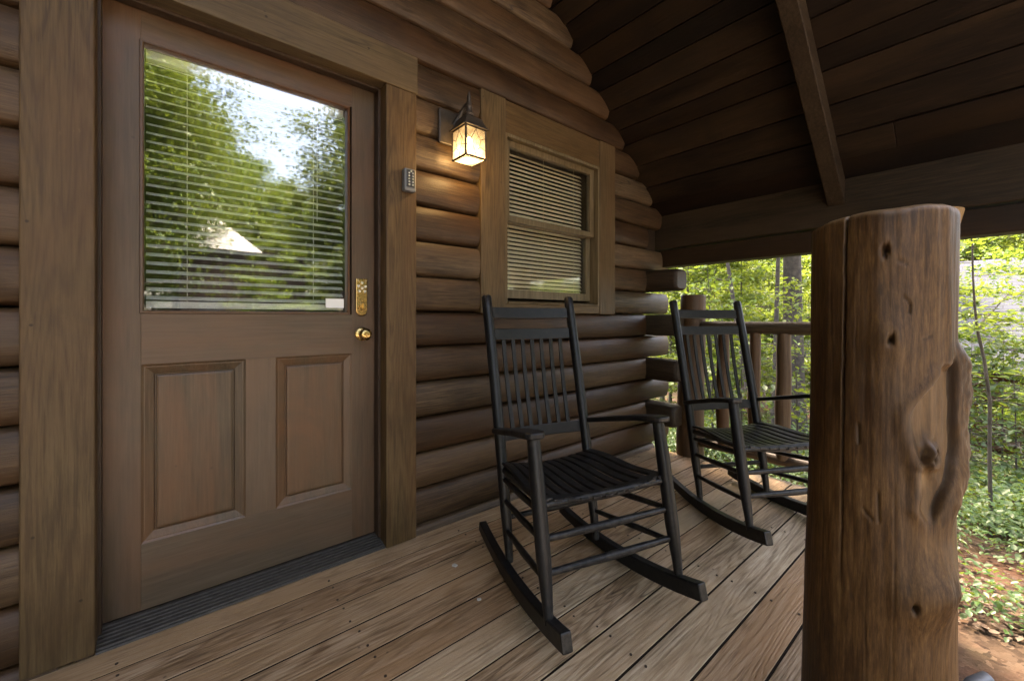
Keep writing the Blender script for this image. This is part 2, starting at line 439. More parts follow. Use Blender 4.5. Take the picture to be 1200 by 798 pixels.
# ------------------------------------------------------------------ setting: ground
def ground_h(x, y):
    h = -.6
    if x > 4.5:
        h -= .16 * (min(x, 18) - 4.5)
    if x > 24:
        h += .16 * (min(x, 90) - 24)
    if y < -30:
        h += .05 * (-30 - max(y, -90))
    return h
def bumps(x, y):
    return .10 * mnoise.noise((x * .35, y * .35, 1.7)) + .03 * mnoise.noise((x * 1.7, y * 1.7, 4.2))
def gz(x, y):
    return ground_h(x, y) + bumps(x, y)
def axis_pts(c):
    a, d, x = [0.0], .25, 0.0
    while x < 160:
        x += d
        d = min(d * 1.07, 9)
        a.append(x)
    return sorted([c - q for q in a] + [c + q for q in a[1:]])
gx, gy = axis_pts(4.0), axis_pts(-1.5)
vs = [(x, y, gz(x, y)) for y in gy for x in gx]
nx = len(gx)
fs = [(j * nx + i, j * nx + i + 1, (j + 1) * nx + i + 1, (j + 1) * nx + i) for j in range(len(gy) - 1) for i in range(nx - 1)]
g = MB()
g.add(vs, fs)
o = g.build('ground', M['ground'], smooth=60)
o['kind'] = 'structure'
# gravel drive in the clearing
g = MB()
px = [(-9 + i * 1.0) for i in range(24)]
vs, fs = [], []
for i, x in enumerate(px):
    for k in range(5):
        y = -5.0 + 0.05 * x - k * 2.0
        vs.append((x, y, gz(x, y) + .03))
for i in range(len(px) - 1):
    for k in range(4):
        fs.append((i * 5 + k, i * 5 + k + 1, (i + 1) * 5 + k + 1, (i + 1) * 5 + k))
g.add(vs, fs)
o = g.build('gravel_drive', M['gravel'], smooth=60)
o['kind'] = 'structure'

# ------------------------------------------------------------------ deck
PITCH, Y0B = .138, -1.456
DX0, DX1, DY0, DY1 = -2.7, 3.02, -1.68, -.02
g = MB()
y = Y0B - 2 * PITCH
k = 0
while y < DY1:
    ya, yb = max(y + .0038, DY0 - .05), min(y + PITCH - .0042, DY1)
    cuts = [DX0, DX1]
    if k in ():
        cuts = [DX0, .42 if k == 9 else 1.93, DX1]
    for a, b in zip(cuts[:-1], cuts[1:]):
        dz = rng.uniform(-.0012, .0012)
        g.box((a + .002, ya, -.036 + dz), (b - .002 + (0 if b < DX1 else rng.uniform(-.012, .012)), yb, dz))
    y += PITCH
    k += 1
gr = MB()  # dark strips almost flush in the board gaps, standing in for seam shade
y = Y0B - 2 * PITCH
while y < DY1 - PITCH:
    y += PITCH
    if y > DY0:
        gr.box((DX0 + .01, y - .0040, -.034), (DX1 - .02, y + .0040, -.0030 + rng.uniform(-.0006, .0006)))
gr = gr.build('porch_floor_seam_shade', M['seamshade'])
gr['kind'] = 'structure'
sc = MB()
for x in (-1.9, -1.3, -.7, -.1, .5, 1.1, 1.7, 2.3, 2.9):
    yy = Y0B - PITCH
    while yy < -.1:
        for o_ in (.028, PITCH - .028):
            jx, jy = x + rng.uniform(-.012, .012), yy + o_ + rng.uniform(-.006, .006)
            if jy > DY0:
                sc.tube([(jx, jy, -.004), (jx, jy, .0018), (jx, jy, .0020)], [.0042, .0042, .003], 8)
        yy += PITCH
scr = sc.build('porch_floor_screws', M['screw'])
scr['kind'] = 'structure'
o = g.build('porch_floor', M['deck'], bevel=.0016)
o['kind'] = 'structure'
g = MB()
for x in (-2.5, -1.2, .1, 1.4, 2.9):
    g.box((x - .02, DY0, -.22), (x + .02, .1, -.04))
g.box((DX0, DY0 + .01, -.85), (DX1 - .03, DY0 + .05, -.042))  # unseen skirt boards added to keep light out from under the deck
g.box((DX1 - .075, DY0 + .06, -.85), (DX1 - .035, .1, -.042))
g.box((DX0, DY0 + .06, -.85), (DX0 + .04, .1, -.042))
g.box((DX0 + .05, .11, -.85), (DX1 - .04, .15, -.3))
o = g.build('porch_floor_joists', M['beam'], bevel=.003)
o['kind'] = 'structure'

# ------------------------------------------------------------------ cabin
cabin = thing('log_cabin', 'brown stained log cabin with covered porch, glazed door and sash window', 'cabin', (0, 0, 0))
LP, LZ0 = .1705, .04
SL, CZ = .90, 4.642          # roof slope, ceiling height at x=0
RX = .10                     # ridge
def ceil_z(x):
    return CZ - SL * x if x >= RX else CZ - SL * (2 * RX - x)

def log_profile(n=19):
    pr = []
    for i in range(n):
        t = -1 + 2 * i / (n - 1)
        t = math.copysign(1 - (1 - abs(t)) ** 1.5, t)
        q = abs(t)
        pr.append((-.082 - .0245 * (1 - q ** 2.6) + .030 * max(0, (q - .90) / .10) ** 1.6, t * LP / 2 * .992))
    return pr
PROF = log_profile()
def log_piece(mb, x0, x1, zc, seed, roundend=False):
    rnd = rng.random()
    n = max(2, int((x1 - x0) / .12))
    xs = [x0 + (x1 - x0) * i / n for i in range(n + 1)]
    rows = []
    for i, x in enumerate(xs):
        wob = .006 * mnoise.noise((x * .9, seed * 3.1, .5)) 
        wz = .004 * mnoise.noise((x * .8, seed * 5.3, 2.5))
        row = []
        for (py, pz) in PROF:
            s = 1.0
            row.append((x, py + wob + .003 * mnoise.noise((x * 2.2, pz * 14, seed * 2.2)), zc + pz * s + wz))
        row.append((x, .06, zc + LP / 2 * .995))
        row.append((x, .06, zc - LP / 2 * .995))
        rows.append(row)
    if roundend:                       # weathered, slightly rounded log end
        last = rows[-1]
        cx, cy, cz = x1, -.02, zc
        for sc, dx in ((.93, .012), (.80, .018)):
            rows.append([(x1 + dx, cy + (p[1] - cy) * sc, cz + (p[2] - cz) * sc) for p in last])
    m = len(rows[0])
    vs = [p for r_ in rows for p in r_]
    fs = []
    for i in range(len(rows) - 1):
        for k in range(m):
            k2 = (k + 1) % m
            fs.append((i * m + k, i * m + k2, (i + 1) * m + k2, (i + 1) * m + k))
    fs.append(tuple(range(m)))
    fs.append(tuple((len(rows) - 1) * m + k for k in range(m - 1, -1, -1)))
    mb.add(vs, fs, rnd)

g = MB()
OPEN = [(-.235, .84, -1, 2.15), (1.37, 2.37, 1.03, 2.15)]
for k in range(0, 26):
    zc = LZ0 + LP * (k + .5) if k >= 0 else 0
    zt = zc + LP / 2
    xr = (CZ - (zc - .03)) / SL
    xl = 2 * RX - xr
    end = 3.2 if k % 2 == 0 else 2.9
    rounded = False
    if xr > 3.1:
        xr = end
        rounded = k % 2 == 0
    xl = max(xl, -2.9)
    if xr - xl < .2:
        break
    segs = [(xl, xr)]
    for (a, b, z0, z1) in OPEN:
        if z0 < zc < z1:
            ns = []
            for (p, q) in segs:
                if b <= p or a >= q:
                    ns.append((p, q))
                else:
                    if a > p:
                        ns.append((p, a))
                    if b < q:
                        ns.append((b, q))
            segs = ns
    for (p, q) in segs:
        log_piece(g, p, q, zc, k, rounded and q > 3.1)
# bottom course below the grid
log_piece(g, -2.9, -.235, LZ0 - LP / 2, 77)
log_piece(g, .84, 3.0, LZ0 - LP / 2, 78)
g.build('log_wall', M['log'], cabin, smooth=50)

# dark chinking behind the logs closes the wall
g = MB()
for (a, b, z0, z1) in ((-2.85, -.2, -.4, 2.12), (.80, 1.40, -.4, 2.12), (2.33, 2.94, -.4, 1.965), (2.33, 2.80, 1.966, 2.10), (1.40, 2.33, -.4, 1.05)):
    g.box((a, .062, z0), (b, .10, z1))
pg = [(-2.58, 2.121), (2.78, 2.121), (RX + .02, CZ - SL * RX - .02), (RX - .02, CZ - SL * RX - .02)]
g.add([(p[0], .062, p[1]) for p in pg] + [(p[0], .10, p[1]) for p in pg], [(3, 2, 1, 0), (4, 5, 6, 7), (0, 1, 5, 4), (1, 2, 6, 5), (2, 3, 7, 6), (3, 0, 4, 7)])
g.build('wall_lining', M['inside'], cabin)

# side wall logs crossing at the corner, their ends stand proud of the front wall
g = MB()
for k in range(1, 9, 2):
    z0, z1 = LZ0 + LP * k + .002, LZ0 + LP * (k + 1) - .004
    h = (z1 - z0) / 2
    zc = (z0 + z1) / 2
    pts = []
    n = 16
    prof = []
    for i in range(n):                     # super-ellipse section
        a = 2 * math.pi * i / n
        ca, sa = math.cos(a), math.sin(a)
        prof.append((math.copysign(abs(ca) ** .42, ca) * .085, math.copysign(abs(sa) ** .42, sa) * h))
    rows = []
    yend = -.335 + rng.uniform(-.02, .015)
    for (yy, sc) in ((yend, .80), (yend + .012, .93), (yend + .03, 1), (-.2, 1), (.0, 1), (4.0, 1)):
        rows.append([(2.955 + p[0] * sc, yy, zc + p[1] * sc) for p in prof])
    vs = [p for r_ in rows for p in r_]
    fs = []
    for i in range(len(rows) - 1):
        for j in range(n):
            j2 = (j + 1) % n
            fs.append((i * n + j, i * n + j2, (i + 1) * n + j2, (i + 1) * n + j))
    fs.append(tuple(range(n)))
    fs.append(tuple((len(rows) - 1) * n + j for j in range(n)))
    g.add(vs, fs)
for k in range(0, 9, 2):                    # in-between courses, behind the front wall
    zc = LZ0 + LP * (k + .5)
    g.box((2.875, .065, zc - LP / 2 + .002), (3.035, 4.0, zc + LP / 2 - .002))
g.build('side_log_wall', M['sidelog'], cabin, smooth=40)

g = MB()
g.box((2.88, -.05, 1.43), (3.093, 4.0, 1.93))
g.build('wall_plate', M['beam'], cabin, bevel=.006)

g = MB()  # unseen log wall added at the porch's left end to block light
for k in range(0, 11):
    zc = LZ0 + LP * (k + .5)
    g.tube([(-2.8, -2.5, zc), (-2.8, -.02, zc)], LP / 2 * 1.02, 14)
g.build('side_log_wall', M['sidelog'], cabin, smooth=50)

# rear and far side walls keep the room dark
g = MB()
g.box((-2.9, 4.0, -.6), (3.1, 4.1, 1.9))
g.box((-2.95, -.05, -.6), (-2.86, 4.0, 1.9))
g.box((-2.86, .12, -.3), (2.94, 3.98, -.25))
g.add([(-2.9, 4.0, 1.9), (3.1, 4.0, 1.9), (RX, 4.0, 4.3), (-2.9, 4.1, 1.9), (3.1, 4.1, 1.9), (RX, 4.1, 4.3)], [(0, 1, 2), (3, 5, 4), (0, 2, 5, 3), (1, 4, 5, 2)])
g.box((-2.85, .12, 2.6), (2.2, 3.98, 2.65))
g.box((-2.85, 1.7, -.24), (2.9, 1.74, 2.6))
g.build('inner_wall', M['inside'], cabin)

# ceiling boards, run across the porch
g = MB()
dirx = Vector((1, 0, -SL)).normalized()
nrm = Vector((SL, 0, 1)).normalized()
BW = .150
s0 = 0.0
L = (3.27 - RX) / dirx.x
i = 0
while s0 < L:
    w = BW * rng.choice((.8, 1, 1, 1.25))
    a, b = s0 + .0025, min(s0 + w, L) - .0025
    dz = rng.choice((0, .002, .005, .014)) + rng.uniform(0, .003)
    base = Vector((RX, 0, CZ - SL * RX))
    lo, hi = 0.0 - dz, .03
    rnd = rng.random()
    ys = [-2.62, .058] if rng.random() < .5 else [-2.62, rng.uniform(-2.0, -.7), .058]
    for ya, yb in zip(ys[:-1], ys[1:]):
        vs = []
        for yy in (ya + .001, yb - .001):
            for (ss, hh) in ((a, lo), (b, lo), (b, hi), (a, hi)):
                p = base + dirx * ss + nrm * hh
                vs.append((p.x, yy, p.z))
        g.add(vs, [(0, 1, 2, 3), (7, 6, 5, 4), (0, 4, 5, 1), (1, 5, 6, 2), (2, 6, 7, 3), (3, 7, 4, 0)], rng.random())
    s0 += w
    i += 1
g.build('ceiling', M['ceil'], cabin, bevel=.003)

# roof above
g = MB()
for sgn in (1, -1):
    d = Vector((sgn, 0, -SL)).normalized()
    n_ = Vector((sgn * SL, 0, 1)).normalized()
    base = Vector((RX, 0, CZ - SL * RX))
    ll = (3.29 - RX) / abs(d.x)
    vs = []
    for yy in (-2.7, 4.3):
        for (ss, hh) in ((0, .034), (ll, .034), (ll, .12), (0, .12)):
            p = base + d * ss + n_ * hh
            vs.append((p.x, yy, p.z))
    g.add(vs, [(0, 1, 2, 3), (7, 6, 5, 4), (0, 4, 5, 1), (1, 5, 6, 2), (2, 6, 7, 3), (3, 7, 4, 0)])
g.build('roof', M['shingle'], cabin)

# other slope's boards (left of the ridge)
g = MB()
d = Vector((-1, 0, -SL)).normalized()
n_ = Vector((-SL, 0, 1)).normalized()
base = Vector((RX, 0, CZ - SL * RX))
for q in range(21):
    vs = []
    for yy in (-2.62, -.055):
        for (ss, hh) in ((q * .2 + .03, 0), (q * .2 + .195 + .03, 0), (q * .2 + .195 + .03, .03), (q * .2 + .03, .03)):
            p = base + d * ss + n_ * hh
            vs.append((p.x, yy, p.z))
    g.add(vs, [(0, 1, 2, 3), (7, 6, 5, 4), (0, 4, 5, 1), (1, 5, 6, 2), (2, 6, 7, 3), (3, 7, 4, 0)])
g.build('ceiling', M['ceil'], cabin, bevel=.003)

# rafter
def rafter(y, w, depth):
    g = MB()
    vs = []
    base = Vector((RX, 0, CZ - SL * RX))
    for yy in (y - w / 2, y + w / 2):
        for (ss, hh) in ((.05, -.003), ((3.09 - RX) / dirx.x, -.003), ((3.09 - RX + depth * nrm.x) / dirx.x, -depth), (.05, -depth)):
            p = base + dirx * ss + nrm * hh
            vs.append((p.x, yy, p.z))
    g.add(vs, [(0, 1, 2, 3), (7, 6, 5, 4), (0, 4, 5, 1), (1, 5, 6, 2), (2, 6, 7, 3), (3, 7, 4, 0)])
    g.build('rafter', M['rafter'], cabin, bevel=.005)
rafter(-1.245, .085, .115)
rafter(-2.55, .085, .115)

# eave beams
g = MB()
vs = [(x, y, z) for y in (-2.6, .3) for (x, z) in ((3.095, 1.589), (3.24, 1.589), (3.24, 1.745), (3.095, 1.875))]
g.add(vs, [(0, 1, 2, 3), (7, 6, 5, 4), (0, 4, 5, 1), (1, 5, 6, 2), (2, 6, 7, 3), (3, 7, 4, 0)])
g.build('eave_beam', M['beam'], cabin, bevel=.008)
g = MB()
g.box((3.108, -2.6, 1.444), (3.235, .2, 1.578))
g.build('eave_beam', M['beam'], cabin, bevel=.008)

# ---------------------------------------------------------------- door frame (casing, jamb, threshold)
g = MB()
TY = -.115
g.box((-.307, TY, .012), (-.156, -.04, 2.079))
g.build('door_casing', M['trimz'], cabin, bevel=.004)
g = MB()
g.box((.765, TY, .002), (.913, -.04, 2.079))
g.build('door_casing', M['trimz'], cabin, bevel=.004)
g = MB()
g.box((-.312, TY - .004, 2.081), (.918, -.04, 2.252))
head = g.build('door_casing', M['trimx'], cabin, bevel=.004)
g = MB()
g.box((-.198, -.109, .004), (-.157, .05, 2.10))
g.box((.7665, -.109, .004), (.80, .05, 2.10))
g.box((-.157, -.109, 2.0835), (.7665, .05, 2.12))
# stops
g.box((-.157, -.052, .03), (-.147, -.012, 2.083))
g.box((.7545, -.052, .03), (.7665, -.012, 2.083))
g.box((-.147, -.052, 2.071), (.7545, -.012, 2.0835))
g.build('door_jamb', M['jamb'], cabin, bevel=.002)
# threshold, ridged
g = MB()
pr = [(-.002, .034)]
nr = 6
for q in range(nr):
    y0 = -.006 - q * .0155
    zt = .032 - q * .0038
    pr += [(y0, zt + .002), (y0 - .009, zt), (y0 - .0105, zt - .0062), (y0 - .0145, zt - .0066)]
pr += [(-.102, .008), (-.104, .001), (-.002, .001)]
vs = []
for x in (-.156, .7655):
    vs += [(x, p[0], p[1]) for p in pr]
n = len(pr)
fs = [(q, (q + 1) % n, n + (q + 1) % n, n + q) for q in range(n)] + [tuple(range(n)), tuple(range(2 * n - 1, n - 1, -1))]
g.add(vs, fs)
g.build('threshold', M['threshold'], cabin)

# ---------------------------------------------------------------- door
GX0, GX1, GZ0, GZ1 = -.047, .632, 1.058, 1.966
DX_0, DX_1, DZ0, DZ1 = -.151, .757, .036, 2.079
P1 = (-.055, .247, .262, .872)
P2 = (.351, .653, .262, .872)
g = MB()   # stiles
YB = .044
g.box((DX_0, .0005, DZ0), (P1[0], YB, DZ1))
g.box((P2[1], .0005, DZ0), (DX_1, YB, DZ1))
g.box((P1[1], .0005, P1[2]), (P2[0], YB, P1[3]))
door = g.build('door', M['doorz'], cabin, bevel=.0008)
g = MB()   # rails
for za, zb in ((DZ0, P1[2]), (P1[3], GZ0 - .012), (GZ1 + .012, DZ1)):
    g = MB()
    g.box((P1[0], 0, za), (P2[1], YB, zb))
    g.build('door_rail', M['doorx'], door, bevel=.0008)
for P in (P1, P2):       # raised panels
    g = MB()
    rings = [(0, -.0015), (.003, .0002), (.007, .0028), (.010, .003), (.033, .0115), (.0355, .0165), (.0385, .0165), (.0405, .007), (.046, .0048), (.05, .0045)]
    vs, fs = [], []
    for ins, yy in rings:
        vs += [(P[0] + ins, yy, P[2] + ins), (P[1] - ins, yy, P[2] + ins), (P[1] - ins, yy, P[3] - ins), (P[0] + ins, yy, P[3] - ins)]
    for q in range(len(rings) - 1):
        for k in range(4):
            k2 = (k + 1) % 4
            fs.append((q * 4 + k, q * 4 + k2, (q + 1) * 4 + k2, (q + 1) * 4 + k))
    q = (len(rings) - 1) * 4
    fs.append((q, q + 1, q + 2, q + 3))
    g.add(vs, fs)
    b = len(g.v)
    g.box((P[0], .02, P[2]), (P[1], YB - .002, P[3]))
    g.build('door_panel', M['panelz'], door, fix=False)
# lite frame moulding
def ring_frame(mb, x0, x1, z0, z1, prof):
    """rectangular picture-frame moulding; prof = list of (inset outwards +, y)"""
    vs, fs = [], []
    n = len(prof)
    for (o_, yy) in prof:
        vs += [(x0 - o_, yy, z0 - o_), (x1 + o_, yy, z0 - o_), (x1 + o_, yy, z1 + o_), (x0 - o_, yy, z1 + o_)]
    for q in range(n):
        q2 = (q + 1) % n
        for k in range(4):
            k2 = (k + 1) % 4
            fs.append((q * 4 + k, q * 4 + k2, q2 * 4 + k2, q2 * 4 + k))
    mb.add(vs, fs)
g = MB()
ring_frame(g, GX0, GX1, GZ0, GZ1, [(0, .014), (.001, -.001), (.004, -.005), (.010, -.004), (.0125, .001), (.013, .03), (0, .03)])
g.build('glass_frame', M['doorz'], door)
g = MB()
g.box((GX0 - .004, .0145, GZ0 - .004), (GX1 + .004, .0185, GZ1 + .004))
g.build('glass_pane', M['glass'], door)
# blind behind the glass
g = MB()
z = GZ0 + .045
while z < GZ1 - .03:
    tl = R(33)
    c, s = math.cos(tl), math.sin(tl)
    vs = []
    for x in (GX0 + .004, GX1 - .006):
        for (u, h) in ((-.0125, 0), (0, .0018), (.0125, 0), (.0125, -.0006), (0, .0012), (-.0125, -.0006)):
            vs.append((x, .048 + u * c - h * s, z + u * s + h * c))
    g.add(vs, [(0, 1, 7, 6), (1, 2, 8, 7), (2, 3, 9, 8), (3, 4, 10, 9), (4, 5, 11, 10), (5, 0, 6, 11), (0, 5, 4, 3, 2, 1), (6, 7, 8, 9, 10, 11)])
    z += .0305
g.box((GX0 + .004, .036, GZ0 + .008), (GX1 - .006, .06, GZ0 + .032))
g.box((GX0 + .004, .034, GZ1 - .028), (GX1 - .006, .064, GZ1 + .0))
for x in (.07, .50):
    g.tube([(x, .0335, GZ0 + .02), (x, .0335, GZ1 - .02)], .0011, 6)
g.tube([(.515, .032, 1.45), (.515, .032, GZ1 - .02)], .0015, 6)
g.build('blind', M['slat'], door)
# sticker with tiny grey lines of print
g = MB()
g.box((.545, .0132, GZ0 + .018), (.622, .0143, GZ0 + .058))
g.build('sticker', M['sticker'], door)
# keypad deadbolt
kx, kz = .694, 1.118
g = MB()
ol = [(-.026, .092), (-.026, -.049)] + [(-.026 * math.cos(a), -.049 - .028 * math.sin(a)) for a in [math.pi * q / 12 for q in range(1, 12)]] + [(.026, -.049), (.026, .092)]
n = len(ol)
g.add([(kx + p[0], -.012, kz + p[1]) for p in ol] + [(kx + p[0], 0, kz + p[1]) for p in ol], [tuple(range(n)), tuple(range(2 * n - 1, n - 1, -1))] + [(q, n + q, n + (q + 1) % n, (q + 1) % n) for q in range(n)])
ko = g.build('keypad_deadbolt', M['brass'], door, bevel=.003)
g = MB()
for (dx, dz) in ((-.0, .072), (-.016, .058), (.015, .056), (-.012, .034), (.012, .034), (.0, .048)):
    g.tube([(kx + dx, -.011, kz + dz), (kx + dx, -.017, kz + dz)], [.0068, .0058], 12)
g.tube([(kx - .018, -.0115, kz + .082), (kx - .018, -.0145, kz + .082)], .002, 8)
g.tube([(kx + .018, -.0115, kz + .082), (kx + .018, -.0145, kz + .082)], .002, 8)
g.build('keypad_buttons', M['steelbtn'], door, smooth=40)
g = MB()
g.tube([(kx, -.010, kz - .033), (kx, -.016, kz - .033), (kx, -.0162, kz - .033)], [.021, .019, .015], 24)
g.tube([(kx, -.016, kz - .033), (kx, -.026, kz - .033)], [.015, .0135], 24)
g.box((kx - .003, -.045, kz - .045), (kx + .003, -.024, kz - .021))
g.build('thumb_turn', M['brass'], door, bevel=.0008, smooth=40)
g = MB()
nx_, nz_ = .696, .958
pts = [(-.0, .030), (-.006, .0305), (-.010, .026), (-.012, .013), (-.028, .0115), (-.034, .020), (-.040, .0255), (-.050, .0275), (-.060, .0255), (-.0655, .018), (-.067, .010), (-.0665, .006), (-.0625, .0055), (-.0622, .0001)]
g.tube([(nx_, p[0], nz_) for p in pts], [p[1] for p in pts], 32, cap=False)
g.build('door_knob', M['brass'], door, smooth=50)

# ---------------------------------------------------------------- window
WX0, WX1, WZ0, WZ1 = 1.455, 2.285, 1.125, 2.062
g = MB()
win = bpy.data.objects.new('window', None)
link(win, cabin)
for a, b, mt in (((1.287, TY, 1.058), (WX0, -.03, 2.245), 'trimz'), ((WX1, TY, 1.058), (2.458, -.03, 2.245), 'trimz'),
                 ((WX0 + .001, TY + .003, WZ1), (WX1 - .001, -.03, 2.24), 'trimx'), ((WX0 + .001, TY + .003, 1.061), (WX1 - .001, -.03, WZ0 - .012), 'trimx')):
    g = MB()
    g.box(a, b)
    g.build('window_casing', M[mt], win, bevel=.004)
g = MB()
g.box((WX0, -.111, WZ0 - .012), (WX0 + .016, .08, WZ1))
g.box((WX1 - .016, -.111, WZ0 - .012), (WX1, .08, WZ1))
g.box((WX0 + .016, -.111, WZ1 - .018), (WX1 - .016, .08, WZ1))
vs = [(WX0 + .016, -.119, WZ0 - .004), (WX1 - .016, -.119, WZ0 - .004), (WX1 - .016, .08, WZ0 + .022), (WX0 + .016, .08, WZ0 + .022),
      (WX0 + .016, -.119, WZ0 - .011), (WX1 - .016, -.119, WZ0 - .011), (WX1 - .016, .08, WZ0 - .011), (WX0 + .016, .08, WZ0 - .011)]
g.add(vs, [(0, 1, 2, 3), (7, 6, 5, 4), (0, 4, 5, 1), (1, 5, 6, 2), (2, 6, 7, 3), (3, 7, 4, 0)])
g.build('window_frame', M['winwood'], win, bevel=.0015)
def sash(x0, x1, z0, z1, yf, yb, st=.04, bot=.05):
    g = MB()
    g.box((x0, yf, z0), (x0 + st, yb, z1))
    g.box((x1 - st, yf, z0), (x1, yb, z1))
    g.box((x0 + st, yf, z0), (x1 - st, yb, z0 + bot))
    g.box((x0 + st, yf, z1 - .036), (x1 - st, yb, z1))
    s_ = g.build('sash', M['winwood'], win, bevel=.002)
    g = MB()
    ym = (yf + yb) / 2
    g.box((x0 + st - .004, ym - .002, z0 + bot - .004), (x1 - st + .004, ym + .002, z1 - .036 + .004))
    g.build('window_pane', M['wglass'], win)
sash(WX0 + .018, WX1 - .018, 1.582, WZ1 - .019, -.078, -.046, bot=.034)
sash(WX0 + .018, WX1 - .018, WZ0 + .022, 1.614, -.043, -.011)
g = MB()
z = WZ0 + .05
while z < WZ1 - .045:
    tl = R(52)
    c, s = math.cos(tl), math.sin(tl)
    vs = []
    for x in (WX0 + .03, WX1 - .03):
        for (u, h) in ((-.0125, 0), (0, .0018), (.0125, 0), (.0125, -.0006), (0, .0012), (-.0125, -.0006)):
            vs.append((x, .03 + u * c - h * s, z + u * s + h * c))
    g.add(vs, [(0, 1, 7, 6), (1, 2, 8, 7), (2, 3, 9, 8), (3, 4, 10, 9), (4, 5, 11, 10), (5, 0, 6, 11), (0, 5, 4, 3, 2, 1), (6, 7, 8, 9, 10, 11)])
    z += .0255
g.box((WX0 + .03, .016, WZ0 + .025), (WX1 - .03, .042, WZ0 + .043))
for x in (1.58, 1.87, 2.16):
    g.tube([(x, .012, WZ0 + .03), (x, .012, WZ1 - .02)], .0012, 6)
g.build('window_blind', M['slatw'], win)

# ---------------------------------------------------------------- key box on the casing
kb = thing('key_box', 'small grey key lock box with push buttons on the door casing', 'lock box', (.866, TY, 1.66))
kb.scale = (1.0, 1.0, 1.05)
g = MB()
g.box((-.029, -.034, -.05), (.029, 0, .05))
g.build('body', M['boxgrey'], kb, bevel=.008, seg=3)
g = MB()
g.box((-.021, -.0375, -.032), (.021, -.033, .042))
g.build('face_plate', M['boxdark'], kb, bevel=.003)
g = MB()
for r_ in range(5):
    for c_ in (-1, 1):
        g.tube([(c_ * .009, -.037, -.022 + r_ * .0125), (c_ * .009, -.0405, -.022 + r_ * .0125)], [.0042, .0036], 10)
g.tube([(0, -.037, .036), (0, -.042, .036)], .004, 10)
g.build('buttons', M['steelbtn'], kb, smooth=40)

# ---------------------------------------------------------------- wall lantern
LX, LY = 1.128, -.235
lan = thing('wall_lantern', 'lit pewter wall lantern with amber glass panes and pointed finial beside the window', 'lantern', (LX, LY, 1.785))
bp = MB()
bp.box((-.10, .108, .10), (.015, .128, .27))
bp.build('back_plate', M['pewter'], lan, bevel=.006)
a_ = .056
hh = .142
g = MB()
for sx in (-1, 1):
    for sy in (-1, 1):
        g.box((sx * a_ - .004, sy * a_ - .004, 0), (sx * a_ + .004, sy * a_ + .004, hh))
for z_ in (.0, hh - .006):
    g.box((-a_ + .004, -a_ - .0045, z_), (a_ - .004, -a_ + .0045, z_ + .007))
    g.box((-a_ + .004, a_ - .0045, z_), (a_ - .004, a_ + .0045, z_ + .007))
    g.box((-a_ - .0045, -a_ + .004, z_), (-a_ + .0045, a_ - .004, z_ + .007))
    g.box((a_ - .0045, -a_ + .004, z_), (a_ + .0045, a_ - .004, z_ + .007))
g.build('frame', M['pewter'], lan, bevel=.001)
# leading on the panes
def leading(ax, sgn):
    g = MB()
    def P(u, z_):
        return (u, sgn * (a_ + .001), z_) if ax == 'y' else (sgn * (a_ + .001), u, z_)
    ln = [[(-.052, .05), (-.025, .06), (-.008, .04), (0, .006)], [(.052, .045), (.025, .055), (.008, .04)],
          [(-.02, .06), (-.028, .085), (-.01, .115), (0, .135)], [(.02, .057), (.028, .085), (.01, .112), (0, .135)], [(-.05, .10), (-.027, .088)], [(.05, .10), (.027, .088)]]
    for l in ln:
        g.tube([P(*q) for q in l], .0014, 6)
    return g
for ax, sg in (('y', -1), ('x', -1), ('x', 1), ('y', 1)):
    g = MB()
    if ax == 'y':
        g.box((-a_ + .003, sg * a_ - .0012, .004), (a_ - .003, sg * a_ + .0012, hh - .004))
    else:
        g.box((sg * a_ - .0012, -a_ + .003, .004), (sg * a_ + .0012, a_ - .003, hh - .004))
    pn = g.build('glass_pane', M['lampglass'], lan)
    leading(ax, sg).build('leading', M['pewter'], pn)
g = MB()
g.box((-a_ + .004, -a_ + .004, .0005), (a_ - .004, a_ - .004, .003))
g.build('bottom_pane', M['lampglass'], lan)
# flared roof
g = MB()
rings = [(.070, hh + .0005), (.070, hh + .007), (.062, hh + .012), (.053, hh + .03), (.047, hh + .05), (.036, hh + .06), (.022, hh + .066), (.016, hh + .075)]
vs, fs = [], []
for (w, z_) in rings:
    vs += [(-w, -w, z_), (w, -w, z_), (w, w, z_), (-w, w, z_)]
for q in range(len(rings) - 1):
    for k in range(4):
        k2 = (k + 1) % 4
        fs.append((q * 4 + k, q * 4 + k2, (q + 1) * 4 + k2, (q + 1) * 4 + k))
fs += [(3, 2, 1, 0), tuple(len(vs) - 4 + k for k in range(4))]
g.add(vs, fs)
g.build('lantern_roof', M['pewter'], lan, bevel=.002)
g = MB()
fp = [(.018, .074), (.023, .083), (.016, .092), (.014, .11), (.017, .116), (.013, .124), (.009, .16), (.011, .166), (.006, .178), (.002, .195)]
g.tube([(0, 0, hh + z_) for (_, z_) in fp], [r_ for (r_, _) in fp], 14)
g.build('finial', M['pewter'], lan, smooth=50)
g = MB()
arm = [(-.02, .11, .20), (.012, .095, .262), (.024, .06, .30), (.02, .025, .30), (.006, .0, .268)]
g.tube(arm, [.012, .011, .010, .009, .007], 10)
g.build('arm', M['pewter'], lan, smooth=60)
g = MB()
bpn = [(.010, .035), (.012, .05), (.018, .062), (.024, .078), (.025, .09), (.020, .104), (.010, .113), (.001, .115)]
g.tube([(0, 0, z_) for (_, z_) in bpn], [r_ * .72 for (r_, _) in bpn], 16)
g.build('bulb', M['bulb'], lan, smooth=60)
ld = bpy.data.lights.new('lantern_light', 'POINT')
ld.energy = 1.7
ld.color = (1, .75, .41)
ld.shadow_soft_size = .022
lo_ = bpy.data.objects.new('lantern_light', ld)
lo_.location = (0, 0, .02)
link(lo_, lan)

